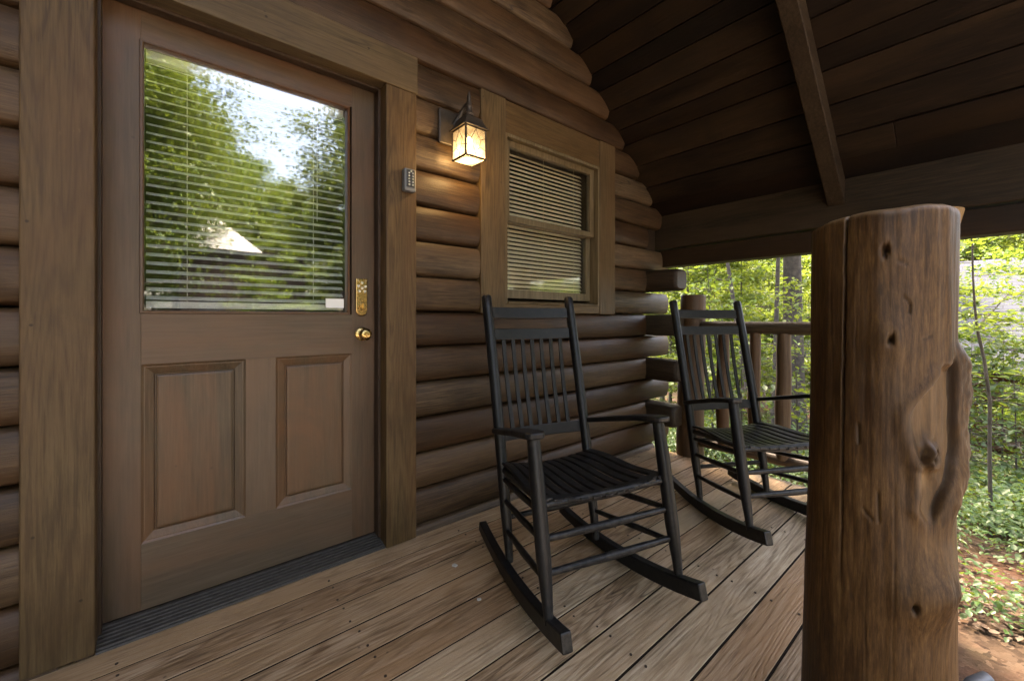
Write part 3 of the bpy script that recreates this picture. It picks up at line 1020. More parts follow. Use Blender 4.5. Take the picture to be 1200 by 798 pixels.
# ---------------------------------------------------------------- rocking chairs
def chair():
    root = thing('rocking_chair', 'black slatted rocking chair nearest the door, its full rockers in view', 'rocking chair', (0, 0, 0), 0, 'black porch rocking chairs')
    TL = .098
    ct, st = math.cos(-TL), math.sin(-TL)
    def T(x, y, z):
        return Vector((x, y * ct - z * st, y * st + z * ct))
    def Tm(pts):
        return [T(*p) for p in pts]
    H = 1.158
    def rear(sx, z, d=0):
        t = (z - .08) / (H - .08)
        return (sx * (.212 + .008 * t), .143 + .136 * t + d, z)
    def rk(y):
        return .028 + .273 * (y - .149) ** 2
    for sx in (-1, 1):
        # rocker: thick square front end tapering to the rear
        g = MB()
        ys = [-.385 + .835 * i / 16 for i in range(17)]
        pts = [(sx * (.268 - .05 * (i / 16)), ys[i], rk(ys[i])) for i in range(17)]
        g.sweep(pts, .036, [.056 - .014 * abs(i - 6) / 10 if i > 6 else .056 for i in range(17)], side=(1, 0, 0))
        g.build('rocker', M['black'], root, bevel=.005)
        # front post
        g = MB()
        top, bot = T(sx * .268, -.236, .613), T(sx * .268, -.287, .072)
        ps, rs = [], []
        for q in range(13):
            t = q / 12
            p = bot.lerp(top, t)
            if q == 0:
                p.z = rk(p.y) + .012
            ps.append(p)
            rs.append(.0145 + .010 * min(1, t / .32) - .003 * max(0, (t - .75) / .25))
        g.tube(ps, rs, 16)
        g.build('front_post', M['black'], root, smooth=50)
        # rear post
        g = MB()
        ps, rs = [], []
        for q in range(19):
            t = q / 18
            z = .06 + (H - .06) * t
            p = T(*rear(sx, z, -.012 * math.sin(math.pi * t)))
            if q == 0:
                p.z = rk(p.y) + .012
            ps.append(p)
            rs.append(.0145 + .0085 * min(1, t / .16))
        tp = ps[-1] - ps[-2]
        tp.normalize()
        ps += [ps[-1] + tp * .007, ps[-1] + tp * .011]
        rs += [.017, .006]
        g.tube(ps, rs, 16)
        g.build('rear_post', M['black'], root, smooth=50)
        # arm rest
        g = MB()
        pts = [(sx * .232, .195, .570), (sx * .245, .10, .583), (sx * .262, -.02, .600), (sx * .270, -.13, .616), (sx * .271, -.22, .623), (sx * .271, -.255, .624), (sx * .271, -.272, .623)]
        g.sweep(Tm(pts), [.036, .042, .052, .066, .076, .072, .046], .022, side=(1, 0, 0))
        g.build('armrest', M['black'], root, bevel=.006)
        # side rungs
        g = MB()
        for z in (.185, .30, .385):
            g.tube(Tm([(sx * .268, -.275, z), (sx * .245, -.07, z - .005), (sx * .214, .16, z - .01)]), [.0095, .0125, .0095], 10)
        g.build('side_rung', M['black'], root, smooth=50)
    for z in (.20, .30, .40):
        g = MB()
        yy = -.27 + (z - .2) * .09
        g.tube(Tm([(-.262, yy, z), (0, yy, z - .002), (.262, yy, z)]), [.0105, .0145, .0105], 12)
        g.build('front_rung', M['black'], root, smooth=50)
    for z in (.22, .36):
        g = MB()
        y = rear(1, z)[1]
        g.tube(Tm([(-.205, y, z), (0, y, z), (.205, y, z)]), [.010, .013, .010], 10)
        g.build('rear_rung', M['black'], root, smooth=50)
    # back rails, slightly bowed backwards
    for (z, h) in ((1.085, .052), (.985, .052), (.545, .05)):
        g = MB()
        pts = []
        for q in range(9):
            u = -1 + q / 4
            p = rear(1, z)
            pts.append((u * .205, p[1] + .018 * (1 - u * u), z))
        vs = Tm(pts)
        # upright board: side vector follows the post lean
        up = (T(*rear(1, 1.0)) - T(*rear(1, .5)))
        up.x = 0
        g.sweep(vs, h, .015, side=up)
        g.build('back_rail', M['black'], root, bevel=.003)
    for q in range(7):
        u = -1 + q / 3
        g = MB()
        x0, x1 = u * .142, u * .150
        pts = []
        for k in range(6):
            z = .56 + (.972 - .56) * k / 5
            p = rear(1, z)
            pts.append((x0 + (x1 - x0) * k / 5, p[1] + .018 * (1 - (u * .7) ** 2) + .008 * math.sin(math.pi * k / 5), z))
        g.sweep(Tm(pts), .0185, .010, side=(1, 0, 0))
        g.build('spindle', M['black'], root, bevel=.002)
    # seat: slats from back to front over dished rails
    g = MB()
    ns = 11
    for q in range(ns):
        u = -1 + 2 * q / (ns - 1)
        dish = -.022 * (1 - u * u)
        pts = []
        for k in range(11):
            t = k / 10
            y = .175 - t * (.175 + .258 + .012 * (1 - u * u))
            zz = .432 + dish + .012 * math.cos((t - .15) * 5.0) - .004
            if t > .85:
                zz -= .007 * ((t - .85) / .15) ** 2
            xw = .205 + .043 * t
            pts.append((u * xw, y, zz))
        g.sweep(Tm(pts), .0335, .011, side=(1, 0, u * .17))
    g.build('seat', M['black'], root, bevel=.003)
    g = MB()
    for y, wx in ((-.235, .262), (.12, .21)):
        pts = []
        for k in range(9):
            u = -1 + k / 4
            pts.append((u * wx, y, .412 - .022 * (1 - u * u)))
        g.sweep(Tm(pts), .03, .026, side=(0, 1, 0))
    for sx in (-1, 1):
        g.tube(Tm([(sx * .262, -.25, .414), (sx * .212, .17, .412)]), .012, 10)
    g.build('seat_frame', M['black'], root, bevel=.002)
    return root

chA = chair()
chA.location = (1.243, -.796, .002)
chA.rotation_euler = (0, 0, -.278)
bpy.context.view_layer.update()
chB = copy_tree(chA)
chB.location = (2.364, -1.052, .002)
chB.rotation_euler = (0, 0, -.506)
chB['label'] = 'black slatted rocking chair further along the porch, partly behind the thick log post'

# ---------------------------------------------------------------- porch railing
rail = thing('porch_railing', 'rustic log railing with upright pickets at the far end of the porch', 'railing', (3.06, -.9, 0))
def logtube(name, pts, rad, mat, n=18, seed=0, ax=None, amp=.06, parent=rail, sub=10):
    g = MB()
    pts = [Vector(p) for p in pts]
    P, Rr = [], []
    for i in range(len(pts) - 1):
        for k in range(sub):
            t = k / sub
            P.append(pts[i].lerp(pts[i + 1], t))
            Rr.append(rad[i] + (rad[i + 1] - rad[i]) * t)
    P.append(pts[-1])
    Rr.append(rad[-1])
    Rr = [r_ * (1 + amp * mnoise.noise((i * .35, seed * 7.7, 0))) for i, r_ in enumerate(Rr)]
    P = [p + Vector((mnoise.noise((i * .12, seed * 3.3, 1)), mnoise.noise((i * .12, seed * 3.3, 5)), 0)) * (Rr[i] * .25) for i, p in enumerate(P)]
    g.tube(P, Rr, n)
    b = g.v
    g.v = [tuple(Vector(p) + Vector((mnoise.noise((p[0] * 9, p[1] * 9, p[2] * 3)), mnoise.noise((p[0] * 9, p[1] * 9 + 7, p[2] * 3)), 0)) * .004) for p in b]
    return g.build(name, mat, parent, smooth=50, bevel=.006)
# coordinates local to the railing's base
logtube('newel_post', [(.02, .535, -.6), (.02, .535, 1.205)], [.102, .090], M['railwood'], seed=1)
logtube('top_rail', [(.0, .45, .962), (.0, .0, .966), (.0, -.66, .966)], [.046, .043, .046], M['toprail'], seed=2)
logtube('bottom_rail', [(.0, .45, .115), (.0, -.66, .115)], [.035, .038], M['toprail'], seed=3)
for q, (yy, r_) in enumerate(((.295, .044), (.09, .040), (-.082, .046), (-.275, .042), (-.47, .044))):
    logtube('picket', [(.0, yy, .12), (.0, yy + .01, .5), (.0, yy, .935)], [r_ * .9, r_, r_ * .85], M['railwood'], n=14, seed=5 + q)

# support post of the eave at the corner
g = None
sp = logtube('porch_post', [(3.075, -1.635, -.75), (3.075, -1.63, .3), (3.07, -1.63, 1.35), (3.06, -1.635, 1.586)], [.098, .094, .10, .122], M['palepost'], seed=21, parent=None, n=24)
tag(sp, 'pale peeled log porch post under the eave beam, mostly hidden behind the thick log post', 'post')

# ---------------------------------------------------------------- thick log post near the camera
def big_post():
    PC = Vector((1.292, -1.703))
    viewd = Vector((0 - PC.x, -1.892 - PC.y)).normalized()      # towards the photographer
    right = Vector((viewd.y * -1, viewd.x))                      # image right seen from there
    if right.dot(Vector((.7643, -.6448))) < 0:
        right = -right
    NA, Z0, Z1, DZ = 460, -.75, 1.262, .005
    NZ = int((Z1 - Z0) / DZ)
    def gs(d, w):
        return math.exp(-(d / w) ** 2)
    def sm(a, b, x):
        t = min(1, max(0, (x - a) / (b - a)))
        return t * t * (3 - 2 * t)
    vs, mark, pale, rough = [], [], [], []
    for j in range(NZ + 1):
        z = Z0 + (Z1 - Z0) * j / NZ
        tt = (1.25 - z)
        base = .1285 + .0065 * tt + .002 * math.sin(z * 5)
        lean = -.019 * tt * .55
        for i in range(NA):
            ph = -math.pi + 2 * math.pi * i / NA          # 0 faces the camera, + is image right
            r = base
            n3 = (math.cos(ph) * 1.2, math.sin(ph) * 1.2, z * 1.1)
            r += .005 * mnoise.noise((n3[0] * 1.3, n3[1] * 1.3, n3[2] * 1.3 + 3))
            r += .0026 * mnoise.noise((n3[0] * 4, n3[1] * 4, n3[2] * 2.2 + 9))
            r += .0005 * mnoise.noise((n3[0] * 15, n3[1] * 15, n3[2] * 5)) + .0009 * mnoise.noise((n3[0] * 8, n3[1] * 8, z * 9)) + .0003 * mnoise.noise((n3[0] * 38, n3[1] * 38, n3[2] * 3))
            mk = pl = rg = 0.0
            arc = ph * base                                # metres along the surface
            # rounded, ragged top
            d = Z1 - z
            dd = .014 + .010 * mnoise.noise((ph * 2.2, 4, 4)) + .012 * gs(ph - 1.35, .3)
            if d < dd:
                r -= .8 * dd * (1 - math.sqrt(max(0, 1 - (1 - d / dd) ** 2)))
                pl = max(pl, .5 * (1 - d / dd))
            # drying crack left of centre
            cx = -.058 + .002 * mnoise.noise((z * 9, 0, 0)) + .0015 * mnoise.noise((z * 40, 3, 0))
            cw = sm(.35, .8, z) 
            q = gs(arc - cx, .0022) * cw
            r -= .010 * q
            mk = max(mk, .85 * q)
            # knots
            for (a0, z0, hs, hw, hole) in ((.010, 1.172, .003, .026, .0055), (.020, .985, .008, .036, .0045), (.058, 1.035, .0, .02, .0), (.112, .47, .022, .045, 0), (.060, .44, .010, .045, .004), (.128, .475, .012, .02, .014)):
                d2 = math.hypot((arc - a0), (z - z0) * .8)
                r += hs * gs(d2, hw)
                if hole:
                    hq = gs(math.hypot((arc - a0 + .004 * mnoise.noise((ph * 25, z * 50, 5))) / 1.0, (z - z0 + .005 * mnoise.noise((ph * 30, z * 60, 0))) / 1.9), hole)
                    r -= .016 * hq
                    mk = max(mk, min(1, .95 * hq))
                    rg = max(rg, .5 * gs(d2, hole * 2.2))
            # shallow drying checks that wander down the trunk
            for (a0, z0, z1, wd) in ((-.105, .2, .95, .0016), (-.085, .75, 1.2, .0013), (.03, .25, .72, .0013), (-.012, -.1, .55, .0014), (.075, 1.0, 1.25, .0012), (-.035, .9, 1.1, .001), (.10, .1, .40, .0015)):
                if z0 < z < z1:
                    cc = a0 + .006 * mnoise.noise((z * 4, a0 * 90, 0)) + .0012 * mnoise.noise((z * 35, a0 * 90, 3))
                    q = gs(arc - cc, wd) * sm(z0, z0 + .08, z) * (1 - sm(z1 - .08, z1, z)) * (.6 + .4 * mnoise.noise((z * 12, a0 * 50, 9)))
                    r -= .0018 * q
                    mk = max(mk, .45 * q)
            # small hook scars
            for (a0, z0, a1, z1) in ((.040, 1.075, .052, 1.058), (.052, 1.058, .050, 1.042), (.03, 1.15, .045, 1.142), (-.02, .62, -.004, .60), (.075, .985, .09, .992), (-.03, .80, -.028, .76), (.004, .66, .006, .60)):
                vx, vz = a1 - a0, z1 - z0
                t = max(0, min(1, ((arc - a0) * vx + (z - z0) * vz) / (vx * vx + vz * vz)))
                d2 = math.hypot(arc - a0 - vx * t, z - z0 - vz * t)
                q = gs(d2, .0024)
                r -= .003 * q
                mk = max(mk, .6 * q)
            # healed scar: hollow with a lip on the left and a ridge on the right
            zl = (z - .60) / (.925 - .60)                 # 0 bottom, 1 top
            if -.25 < zl < 1.3:
                left = .066 + .040 * sm(.70, 1.0, zl) + .010 * math.sin(zl * 7) + .003 * mnoise.noise((z * 30, 1, 0)) + .02 * sm(.12, -.02, zl)
                rgt = .150 + .006 * math.sin(zl * 3.1 + .3) - .052 * sm(.55, .0, zl) + .003 * mnoise.noise((z * 24, 6, 0))
                inside = sm(left - .004, left + .010, arc) * (1 - sm(rgt - .010, rgt + .002, arc)) * sm(-.02, .10, zl) * (1 - sm(.97, 1.05, zl))
                r -= .011 * inside * (1 + .35 * mnoise.noise((arc * 40, z * 14, 7)))
                pl = max(pl, .35 * inside * (.6 + .8 * mnoise.noise((arc * 30, z * 6, 2))))
                # lip
                lip = gs(arc - left + .012, .014) * sm(-.05, .12, zl) * (1 - sm(.95, 1.05, zl))
                r += .006 * lip
                edge = gs(arc - left - .002, .0035) * sm(0, .1, zl) * (1 - sm(.95, 1.02, zl))
                mk = max(mk, .9 * edge)
                edge2 = gs(arc - rgt + .002, .0036) * sm(0, .15, zl) * (1 - sm(1.0, 1.1, zl))
                mk = max(mk, .95 * edge2)
                r -= .012 * edge2
                # ridge
                rd = gs(arc - rgt - .030, .026) * sm(-.12, .35, zl) * (1 - sm(1.02, 1.2, zl))
                r += .019 * rd * (1 + .3 * mnoise.noise((z * 18, ph * 6, 4)) + .15 * mnoise.noise((z * 50, ph * 20, 4)))
                rg = max(rg, .75 * rd * sm(.3, .7, zl))
                # burl with a black eye inside the hollow
                d2 = math.hypot(arc - .094, (z - .745) * .9)
                r += .021 * gs(d2, .028) * (1 + .9 * mnoise.noise((arc * 60, z * 60, 1)))
                rg = max(rg, gs(d2, .026))
                hq = gs(math.hypot(arc - .104 + .006 * mnoise.noise((arc * 50, z * 50, 2)), z - .742 + .006 * mnoise.noise((arc * 50, z * 50, 8))), .013)
                cr_ = gs(abs(math.hypot(arc - .098, (z - .744)) - .022 + .004 * mnoise.noise((arc * 40, z * 40, 6))), .0025)
                mk = max(mk, .7 * cr_)
                r -= .020 * hq
                mk = max(mk, min(1, 1.4 * hq))
                pq = gs(math.hypot(arc - .084, (z - .695) * .6), .014)
                pl = max(pl, pq * .8)
            rr = max(.03, r)
            xy = PC + right * (lean + math.sin(ph) * rr) + viewd * (math.cos(ph) * rr)
            vs.append((xy.x, xy.y, z + (.004 * mnoise.noise((ph * 1.5, 0, 8)) + .008 * math.sin(ph)) * sm(1.1, 1.26, z)))
            mark.append(mk)
            pale.append(pl if pl > 0 else 0)
            rough.append(rg)
    fs = []
    for j in range(NZ):
        for i in range(NA):
            i2 = (i + 1) % NA
            fs.append((j * NA + i, j * NA + i2, (j + 1) * NA + i2, (j + 1) * NA + i))
    # top cap
    c0 = len(vs)
    vs.append((PC.x, PC.y, Z1 + .004))
    mark.append(0); pale.append(.3); rough.append(0)
    for i in range(NA):
        fs.append((NZ * NA + i, NZ * NA + (i + 1) % NA, c0))
    me = bpy.data.meshes.new('log_post')
    me.from_pydata(vs, [], fs)
    for nm, arr in (('mark', mark), ('pale', pale), ('rough', rough)):
        at = me.attributes.new(nm, 'FLOAT', 'POINT')
        at.data.foreach_set('value', np.array(arr, dtype=np.float32))
    bm = bmesh.new()
    bm.from_mesh(me)
    bmesh.ops.recalc_face_normals(bm, faces=bm.faces)
    bm.to_mesh(me)
    bm.free()
    me.materials.append(M['post'])
    me.shade_smooth()
    return link(bpy.data.objects.new('log_post', me))
tag(big_post(), 'thick knotty peeled log post with hollow scar, standing closest at the deck edge', 'post')

# ---------------------------------------------------------------- pipe beside the post
g = MB()
px0, py0 = 1.98, -1.80
g.tube([(px0, py0, -.7), (px0, py0, -.24), (px0 + .005, py0 - .008, -.19), (px0 + .03, py0 - .03, -.155), (px0 + .075, py0 - .06, -.142)], .021, 16)
g.tube([(px0, py0, -.30), (px0, py0, -.262)], .027, 16)
o = g.build('metal_pipe', M['pipe'], smooth=50)
tag(o, 'bent grey metal pipe beside the foot of the thick log post', 'pipe')

# little white paint flakes on the deck
for (x, y, s) in ((.93, -.42, .012), (.885, -.655, .009)):
    g = MB()
    pts = []
    for q in range(7):
        a = q * 2 * math.pi / 7
        pts.append((x + math.cos(a) * s * rng.uniform(.6, 1.2), y + math.sin(a) * s * rng.uniform(.5, 1)))
    g.add([(p[0], p[1], .002) for p in pts] + [(p[0], p[1], .006) for p in pts], [tuple(range(6, -1, -1)), tuple(range(7, 14))] + [(q, (q + 1) % 7, 7 + (q + 1) % 7, 7 + q) for q in range(7)])
    o = g.build('paper_scrap', M['caulk'])
    tag(o, 'tiny white scrap on the deck boards ' + ('nearer the wall' if y > -.5 else 'nearer the front of the deck'), 'scrap')

# ---------------------------------------------------------------- woods
def leaf_mesh(name, pos, nrm_, size, mat, rnds, folded=False, along=None):
    """leaf-shaped faces; arrays (n,3)"""
    n = len(pos)
    rs = np.random.RandomState(len(name) + n)
    nn = nrm_ / np.linalg.norm(nrm_, axis=1, keepdims=True)
    if along is None:
        along = rs.normal(size=(n, 3))
    t = along - nn * (along * nn).sum(1, keepdims=True)
    t /= np.linalg.norm(t, axis=1, keepdims=True) + 1e-9
    b = np.cross(nn, t)
    L_ = size[:, None]
    # base, left, left2, tip, right2, right
    wdt = .30
    P0 = pos - t * L_ * .5
    P1 = pos - t * L_ * .15 + b * L_ * wdt + nn * L_ * .05
    P2 = pos + t * L_ * .2 + b * L_ * wdt * .85 + nn * L_ * .04
    P3 = pos + t * L_ * .5 - nn * L_ * .10
    P4 = pos + t * L_ * .2 - b * L_ * wdt * .85 + nn * L_ * .04
    P5 = pos - t * L_ * .15 - b * L_ * wdt + nn * L_ * .05
    V = np.stack([P0, P1, P2, P3, P4, P5], 1).reshape(-1, 3)
    idx = np.arange(n)[:, None] * 6
    q1 = idx + np.array([[0, 1, 2, 3]])
    q2 = idx + np.array([[0, 3, 4, 5]])
    Fc = np.concatenate([q1, q2], 1).reshape(-1, 4)
    me = bpy.data.meshes.new(name)
    me.vertices.add(len(V))
    me.vertices.foreach_set('co', V.astype(np.float32).ravel())
    me.loops.add(Fc.size)
    me.loops.foreach_set('vertex_index', Fc.astype(np.int32).ravel())
    me.polygons.add(len(Fc))
    me.polygons.foreach_set('loop_start', (np.arange(len(Fc)) * 4).astype(np.int32))
    me.update(calc_edges=True)
    at = me.attributes.new('rnd', 'FLOAT', 'FACE')
    at.data.foreach_set('value', np.repeat(rnds, 2).astype(np.float32))
    me.materials.append(mat)
    return me

def tree_meshes(seed, H, tr, cb, cr, nl, nleaf, ls, mat, bark, flat=.5, sig=.28, topsharp=.6, droop=.1):
    rs = np.random.RandomState(seed)
    rr = random.Random(seed)
    g = MB()
    P, Rr = [], []
    bx, by = rr.uniform(-.04, .04), rr.uniform(-.04, .04)
    K = 12
    for k in range(K + 1):
        t = k / K
        P.append(Vector((bx * H * t * t + .03 * H * .1 * math.sin(t * 5 + seed), by * H * t * t + .03 * H * .1 * math.cos(t * 4 + seed), -.3 + (H * .94 + .3) * t)))
        Rr.append(tr * (1.25 if k == 0 else 1) * (1 - .88 * t ** 1.1))
    g.tube(P, Rr, 12)
    def at(z):
        t = max(0, min(.999, (z + .3) / (H * .94 + .3))) * K
        i = int(t)
        return P[i].lerp(P[i + 1], t - i)
    tips = []
    for q in range(nl):
        t = (q + rr.random()) / nl
        z = cb + (H * .93 - cb) * t
        base = at(z)
        az = q * 2.4 + rr.uniform(-.5, .5)
        shape = (1 - abs(2 * t - .75) ** 2 * .55) if t > .375 else (.72 + .28 * t / .375)
        ln = cr * max(.25, shape * (1 - topsharp * max(0, t - .5))) * rr.uniform(.65, 1.15)
        up = rr.uniform(.05, .5) * (1 - flat) + .12
        dirv = Vector((math.cos(az), math.sin(az), up))
        pts, rad = [], []
        r0 = tr * (1 - .8 * t) * .38
        for k in range(6):
            s = k / 5
            p = base + dirv * ln * s + Vector((0, 0, -droop * ln * s * s)) + Vector((mnoise.noise((s * 2, q, seed)), mnoise.noise((s * 2, q + 9, seed)), mnoise.noise((s * 2, q + 19, seed)) * .5)) * ln * .14
            pts.append(p)
            rad.append(max(.004, r0 * (1 - .85 * s)))
        g.tube(pts, rad, 6)
        for k in range(1, 6):
            for e in range(2):
                b0 = pts[k - 1].lerp(pts[k], rr.random())
                a2 = az + rr.choice((-1, 1)) * rr.uniform(.5, 1.3)
                l2 = ln * .38 * rr.uniform(.5, 1.1)
                e2 = b0 + Vector((math.cos(a2), math.sin(a2), rr.uniform(-.1, .3))) * l2
                g.tube([b0, b0.lerp(e2, .5) + Vector((0, 0, .03 * l2)), e2], [max(.003, r0 * .3), max(.0025, r0 * .18), .002], 5, cap=False)
                tips.append((b0, e2))
    trunk = g
    # leaves spread along the twigs in flat sprays
    A = np.array([list(a) for a, b in tips])
    B = np.array([list(b) for a, b in tips])
    wts = rs.uniform(.1, 1.6, len(tips)) ** 1.6
    wts /= wts.sum()
    pick = rs.choice(len(tips), nleaf, p=wts)
    s = rs.uniform(.15, 1.15, nleaf)[:, None]
    pos = A[pick] * (1 - s) + B[pick] * s
    pos += rs.normal(size=(nleaf, 3)) * np.array([sig, sig, sig * (1 - .65 * flat)])
    nr = rs.normal(size=(nleaf, 3)) * np.array([.55, .55, .25]) + np.array([0, 0, .9])
    size = ls * rs.uniform(.6, 1.3, nleaf)
    clump = rs.uniform(0, 1, len(tips))
    rnd = np.clip(.55 * clump[pick] + .45 * rs.uniform(0, 1, nleaf), 0, 1)
    along = (B - A)[pick] + rs.normal(size=(nleaf, 3)) * .3
    lm = leaf_mesh('crown%d' % seed, pos, nr, size, mat, rnd, along=along)
    return trunk, lm, bark

KINDS = {}
def make_kind(key, *a, **kw):
    KINDS[key] = tree_meshes(*a, **kw)
#                      seed   H    tr   cb   cr  nl nleaf  ls
make_kind('under_a', 11, 6.5, .055, .7, 2.3, 24, 14000, .082, M['leaf'], M['bark'], flat=.85, sig=.13)
make_kind('under_b', 12, 5.2, .045, .6, 2.1, 20, 10000, .074, M['leaf'], M['bark'], flat=.9, sig=.12)
make_kind('under_c', 13, 8.0, .08, 1.0, 2.7, 28, 18000, .098, M['leaf'], M['barkpale'], flat=.8, sig=.16)
make_kind('tall_a', 14, 17, .20, 4.5, 4.2, 38, 36000, .165, M['leafdark'], M['bark'], flat=.4, sig=.5)
make_kind('tall_b', 15, 14, .16, 3.0, 3.6, 38, 34000, .15, M['leafdark'], M['barkpale'], flat=.4, sig=.45)
make_kind('big', 16, 19, .27, 8.0, 4.5, 26, 13000, .25, M['leafdark'], M['bark'], flat=.4, sig=.5)
make_kind('thin', 17, 12, .062, 6.0, 2.2, 20, 6000, .2, M['leaf'], M['bark'], flat=.6, sig=.35)
make_kind('sapling_a', 18, 2.8, .017, .7, .95, 14, 1000, .062, M['leaf'], M['bark'], flat=.9, sig=.10)
make_kind('sapling_b', 19, 1.8, .012, .2, .8, 14, 900, .06, M['leafshrub'], M['bark'], flat=.9, sig=.10)
MESH = {}
def tree(key, x, y, label, group=None, sc=1.0, rz=None, tilt=(0, 0), cat='tree', name='tree'):
    trunk, lm, bark = KINDS[key]
    if key not in MESH:
        o = trunk.build('trunk', bark, None, smooth=60)
        MESH[key] = o.data
        COL.objects.unlink(o)
        bpy.data.objects.remove(o)
    r = thing(name, label, cat, (x, y, gz(x, y) - .02), 0, group)
    r.rotation_euler = (tilt[0], tilt[1], rng.uniform(0, 6.28) if rz is None else rz)
    r.scale = (sc, sc, sc)
    link(bpy.data.objects.new('trunk', MESH[key]), r)
    link(bpy.data.objects.new('crown', lm), r)
    return r

def along(u, t):
    """ground point seen in direction of image column u (photo pixels), t metres deep"""
    a = (u - 600) / F
    S, K = math.sin(YAW), math.cos(YAW)
    return ((S + K * a) * t, -1.892 + (K - S * a) * t)

x, y = along(931, 8.2)
tree('big', x, y, 'stout dark trunk of a big tree seen over the railing right of the far chair', sc=.72)
x, y = along(909, 7.6)
tree('thin', x, y, 'slim straight dark trunk just left of the stout tree trunk', sc=.78, name='slender_tree')
x, y = along(890, 6.8)
tree('thin', x, y, 'slim tree leaning left, seen above the far chair', sc=.7, tilt=(0, -.16), name='leaning_tree')
for (u, t, key, sc) in ((805, 9.5, 'under_b', 1.0), (838, 12, 'under_a', 1.0), (868, 9.5, 'under_b', .95), (905, 15, 'under_c', .9), (955, 12, 'under_a', .9), (985, 11, 'under_b', 1.0), (820, 15, 'under_c', 1.0), (858, 18, 'under_a', 1.2),
                        (785, 13, 'under_a', 1.1), (775, 17, 'under_c', 1.2), (1030, 14, 'under_c', 1), (1070, 10.0, 'under_b', 1.0), (1270, 9, 'under_c', .9),
                        (830, 23, 'under_c', 1.4), (880, 24, 'under_c', 1.4), (925, 22, 'under_a', 1.5), (960, 25, 'under_c', 1.5), (800, 25, 'under_c', 1.5), (1120, 22, 'under_c', 1.3), (1180, 23, 'under_c', 1.3), (1240, 20, 'under_c', 1.3)):
    x, y = along(u, t)
    tree(key, x, y, 'leafy bright green understory tree in the woods beyond the porch railing', 'understory trees beyond the porch', sc=sc * rng.uniform(.92, 1.08), name='understory_tree')
for (u, t, key) in ((800, 31, 'tall_b'), (848, 29, 'tall_a'), (900, 34, 'tall_a'), (955, 30, 'tall_b'), (1060, 28, 'tall_b'), (1120, 30, 'tall_a'), (1190, 29, 'tall_b'), (825, 44, 'tall_a'), (925, 42, 'tall_b'), (1150, 40, 'tall_b')):
    x, y = along(u, t)
    tree(key, x, y, 'tall mature tree far back in the woods', 'tall trees far back in the woods', sc=rng.uniform(.9, 1.1), name='tall_tree')
# saplings close to the porch
def forked_sapling(u, t):
    x, y = along(u, t)
    r = thing('sapling', 'young forked sapling with dark thin curving stem right of the thick log post', 'sapling', (x, y, gz(x, y) - .02))
    k = t / F
    rt = Vector((math.cos(YAW), -math.sin(YAW), 0))
    fw = Vector((math.sin(YAW), math.cos(YAW), 0))
    zb = r.location.z
    def P(uu, vv, d=0.0):
        return rt * ((uu - u) * k) + fw * d + Vector((0, 0, CAMH + (HY - vv) * k - zb))
    main = [Vector((0, 0, -.1)), P(1163, 540, .02), P(1160, 470, .0), P(1153, 420), P(1146, 390)]
    lb = [P(1146, 390), P(1134, 360, -.05), P(1127, 325, -.08), P(1123, 290, -.1), P(1118, 250, -.1)]
    rb = [P(1146, 390), P(1162, 376, .06), P(1182, 363, .1), P(1210, 342, .16)]
    s2 = [P(1160, 470), P(1180, 462, -.1), P(1204, 452, -.2)]
    s3 = [P(1157, 445), P(1140, 436, .1), P(1122, 434, .2)]
    g = MB()
    for pts, r0, r1 in ((main, .013, .0095), (lb, .0085, .004), (rb, .008, .003), (s2, .005, .002), (s3, .005, .002)):
        n = len(pts)
        g.tube(pts, [r0 + (r1 - r0) * q / (n - 1) for q in range(n)], 8)
    tips = []
    rr = random.Random(3)
    for pts, c in ((lb, 9), (rb, 9), (s2, 6), (s3, 6)):
        for q in range(c):
            tt = (q + .5) / c * (len(pts) - 1)
            b0 = pts[int(tt)].lerp(pts[int(tt) + 1], tt - int(tt))
            a = rr.uniform(0, 6.28)
            e = b0 + Vector((math.cos(a), math.sin(a), rr.uniform(-.05, .2))) * rr.uniform(.15, .38)
            g.tube([b0, e], [.0028, .0014], 5, cap=False)
            tips.append((b0, e))
    g.build('trunk', M['bark'], r, smooth=60)
    rs = np.random.RandomState(8)
    A = np.array([list(a) for a, b in tips])
    B = np.array([list(b) for a, b in tips])
    pk = rs.randint(0, len(tips), 420)
    w_ = rs.uniform(.1, 1.15, 420)[:, None]
    pos = A[pk] * (1 - w_) + B[pk] * w_ + rs.normal(size=(420, 3)) * np.array([.05, .05, .018])
    nr = rs.normal(size=(420, 3)) * .28 + np.array([0, 0, 1])
    me = leaf_mesh('sapling_crown', pos, nr, rs.uniform(.04, .085, 420), M['leaf'], rs.uniform(0, 1, 420), along=(B - A)[pk] + rs.normal(size=(420, 3)) * .15)
    link(bpy.data.objects.new('crown', me), r)
forked_sapling(1162, 3.3)
for (u, t, key, sc, lab) in ((1192, 5.2, 'sapling_b', 1.1, 'spreading sapling at the right edge, before the grey roof'), (1135, 5.6, 'sapling_b', 1.2, 'bushy sapling low behind the forked sapling'), (835, 5.2, 'sapling_a', 1.0, 'sapling beyond the railing, between its corner post and the first pickets'),
                             (870, 4.8, 'sapling_b', 1.1, 'low sapling seen through the railing pickets'), (935, 4.9, 'sapling_a', .9, 'sapling beside the thick log post, left of it beyond the railing'), (1175, 5.8, 'sapling_b', 1.3, 'low sapling among the ground plants under the grey roof')):
    x, y = along(u, t)
    tree(key, x, y, lab, sc=sc, name='sapling')

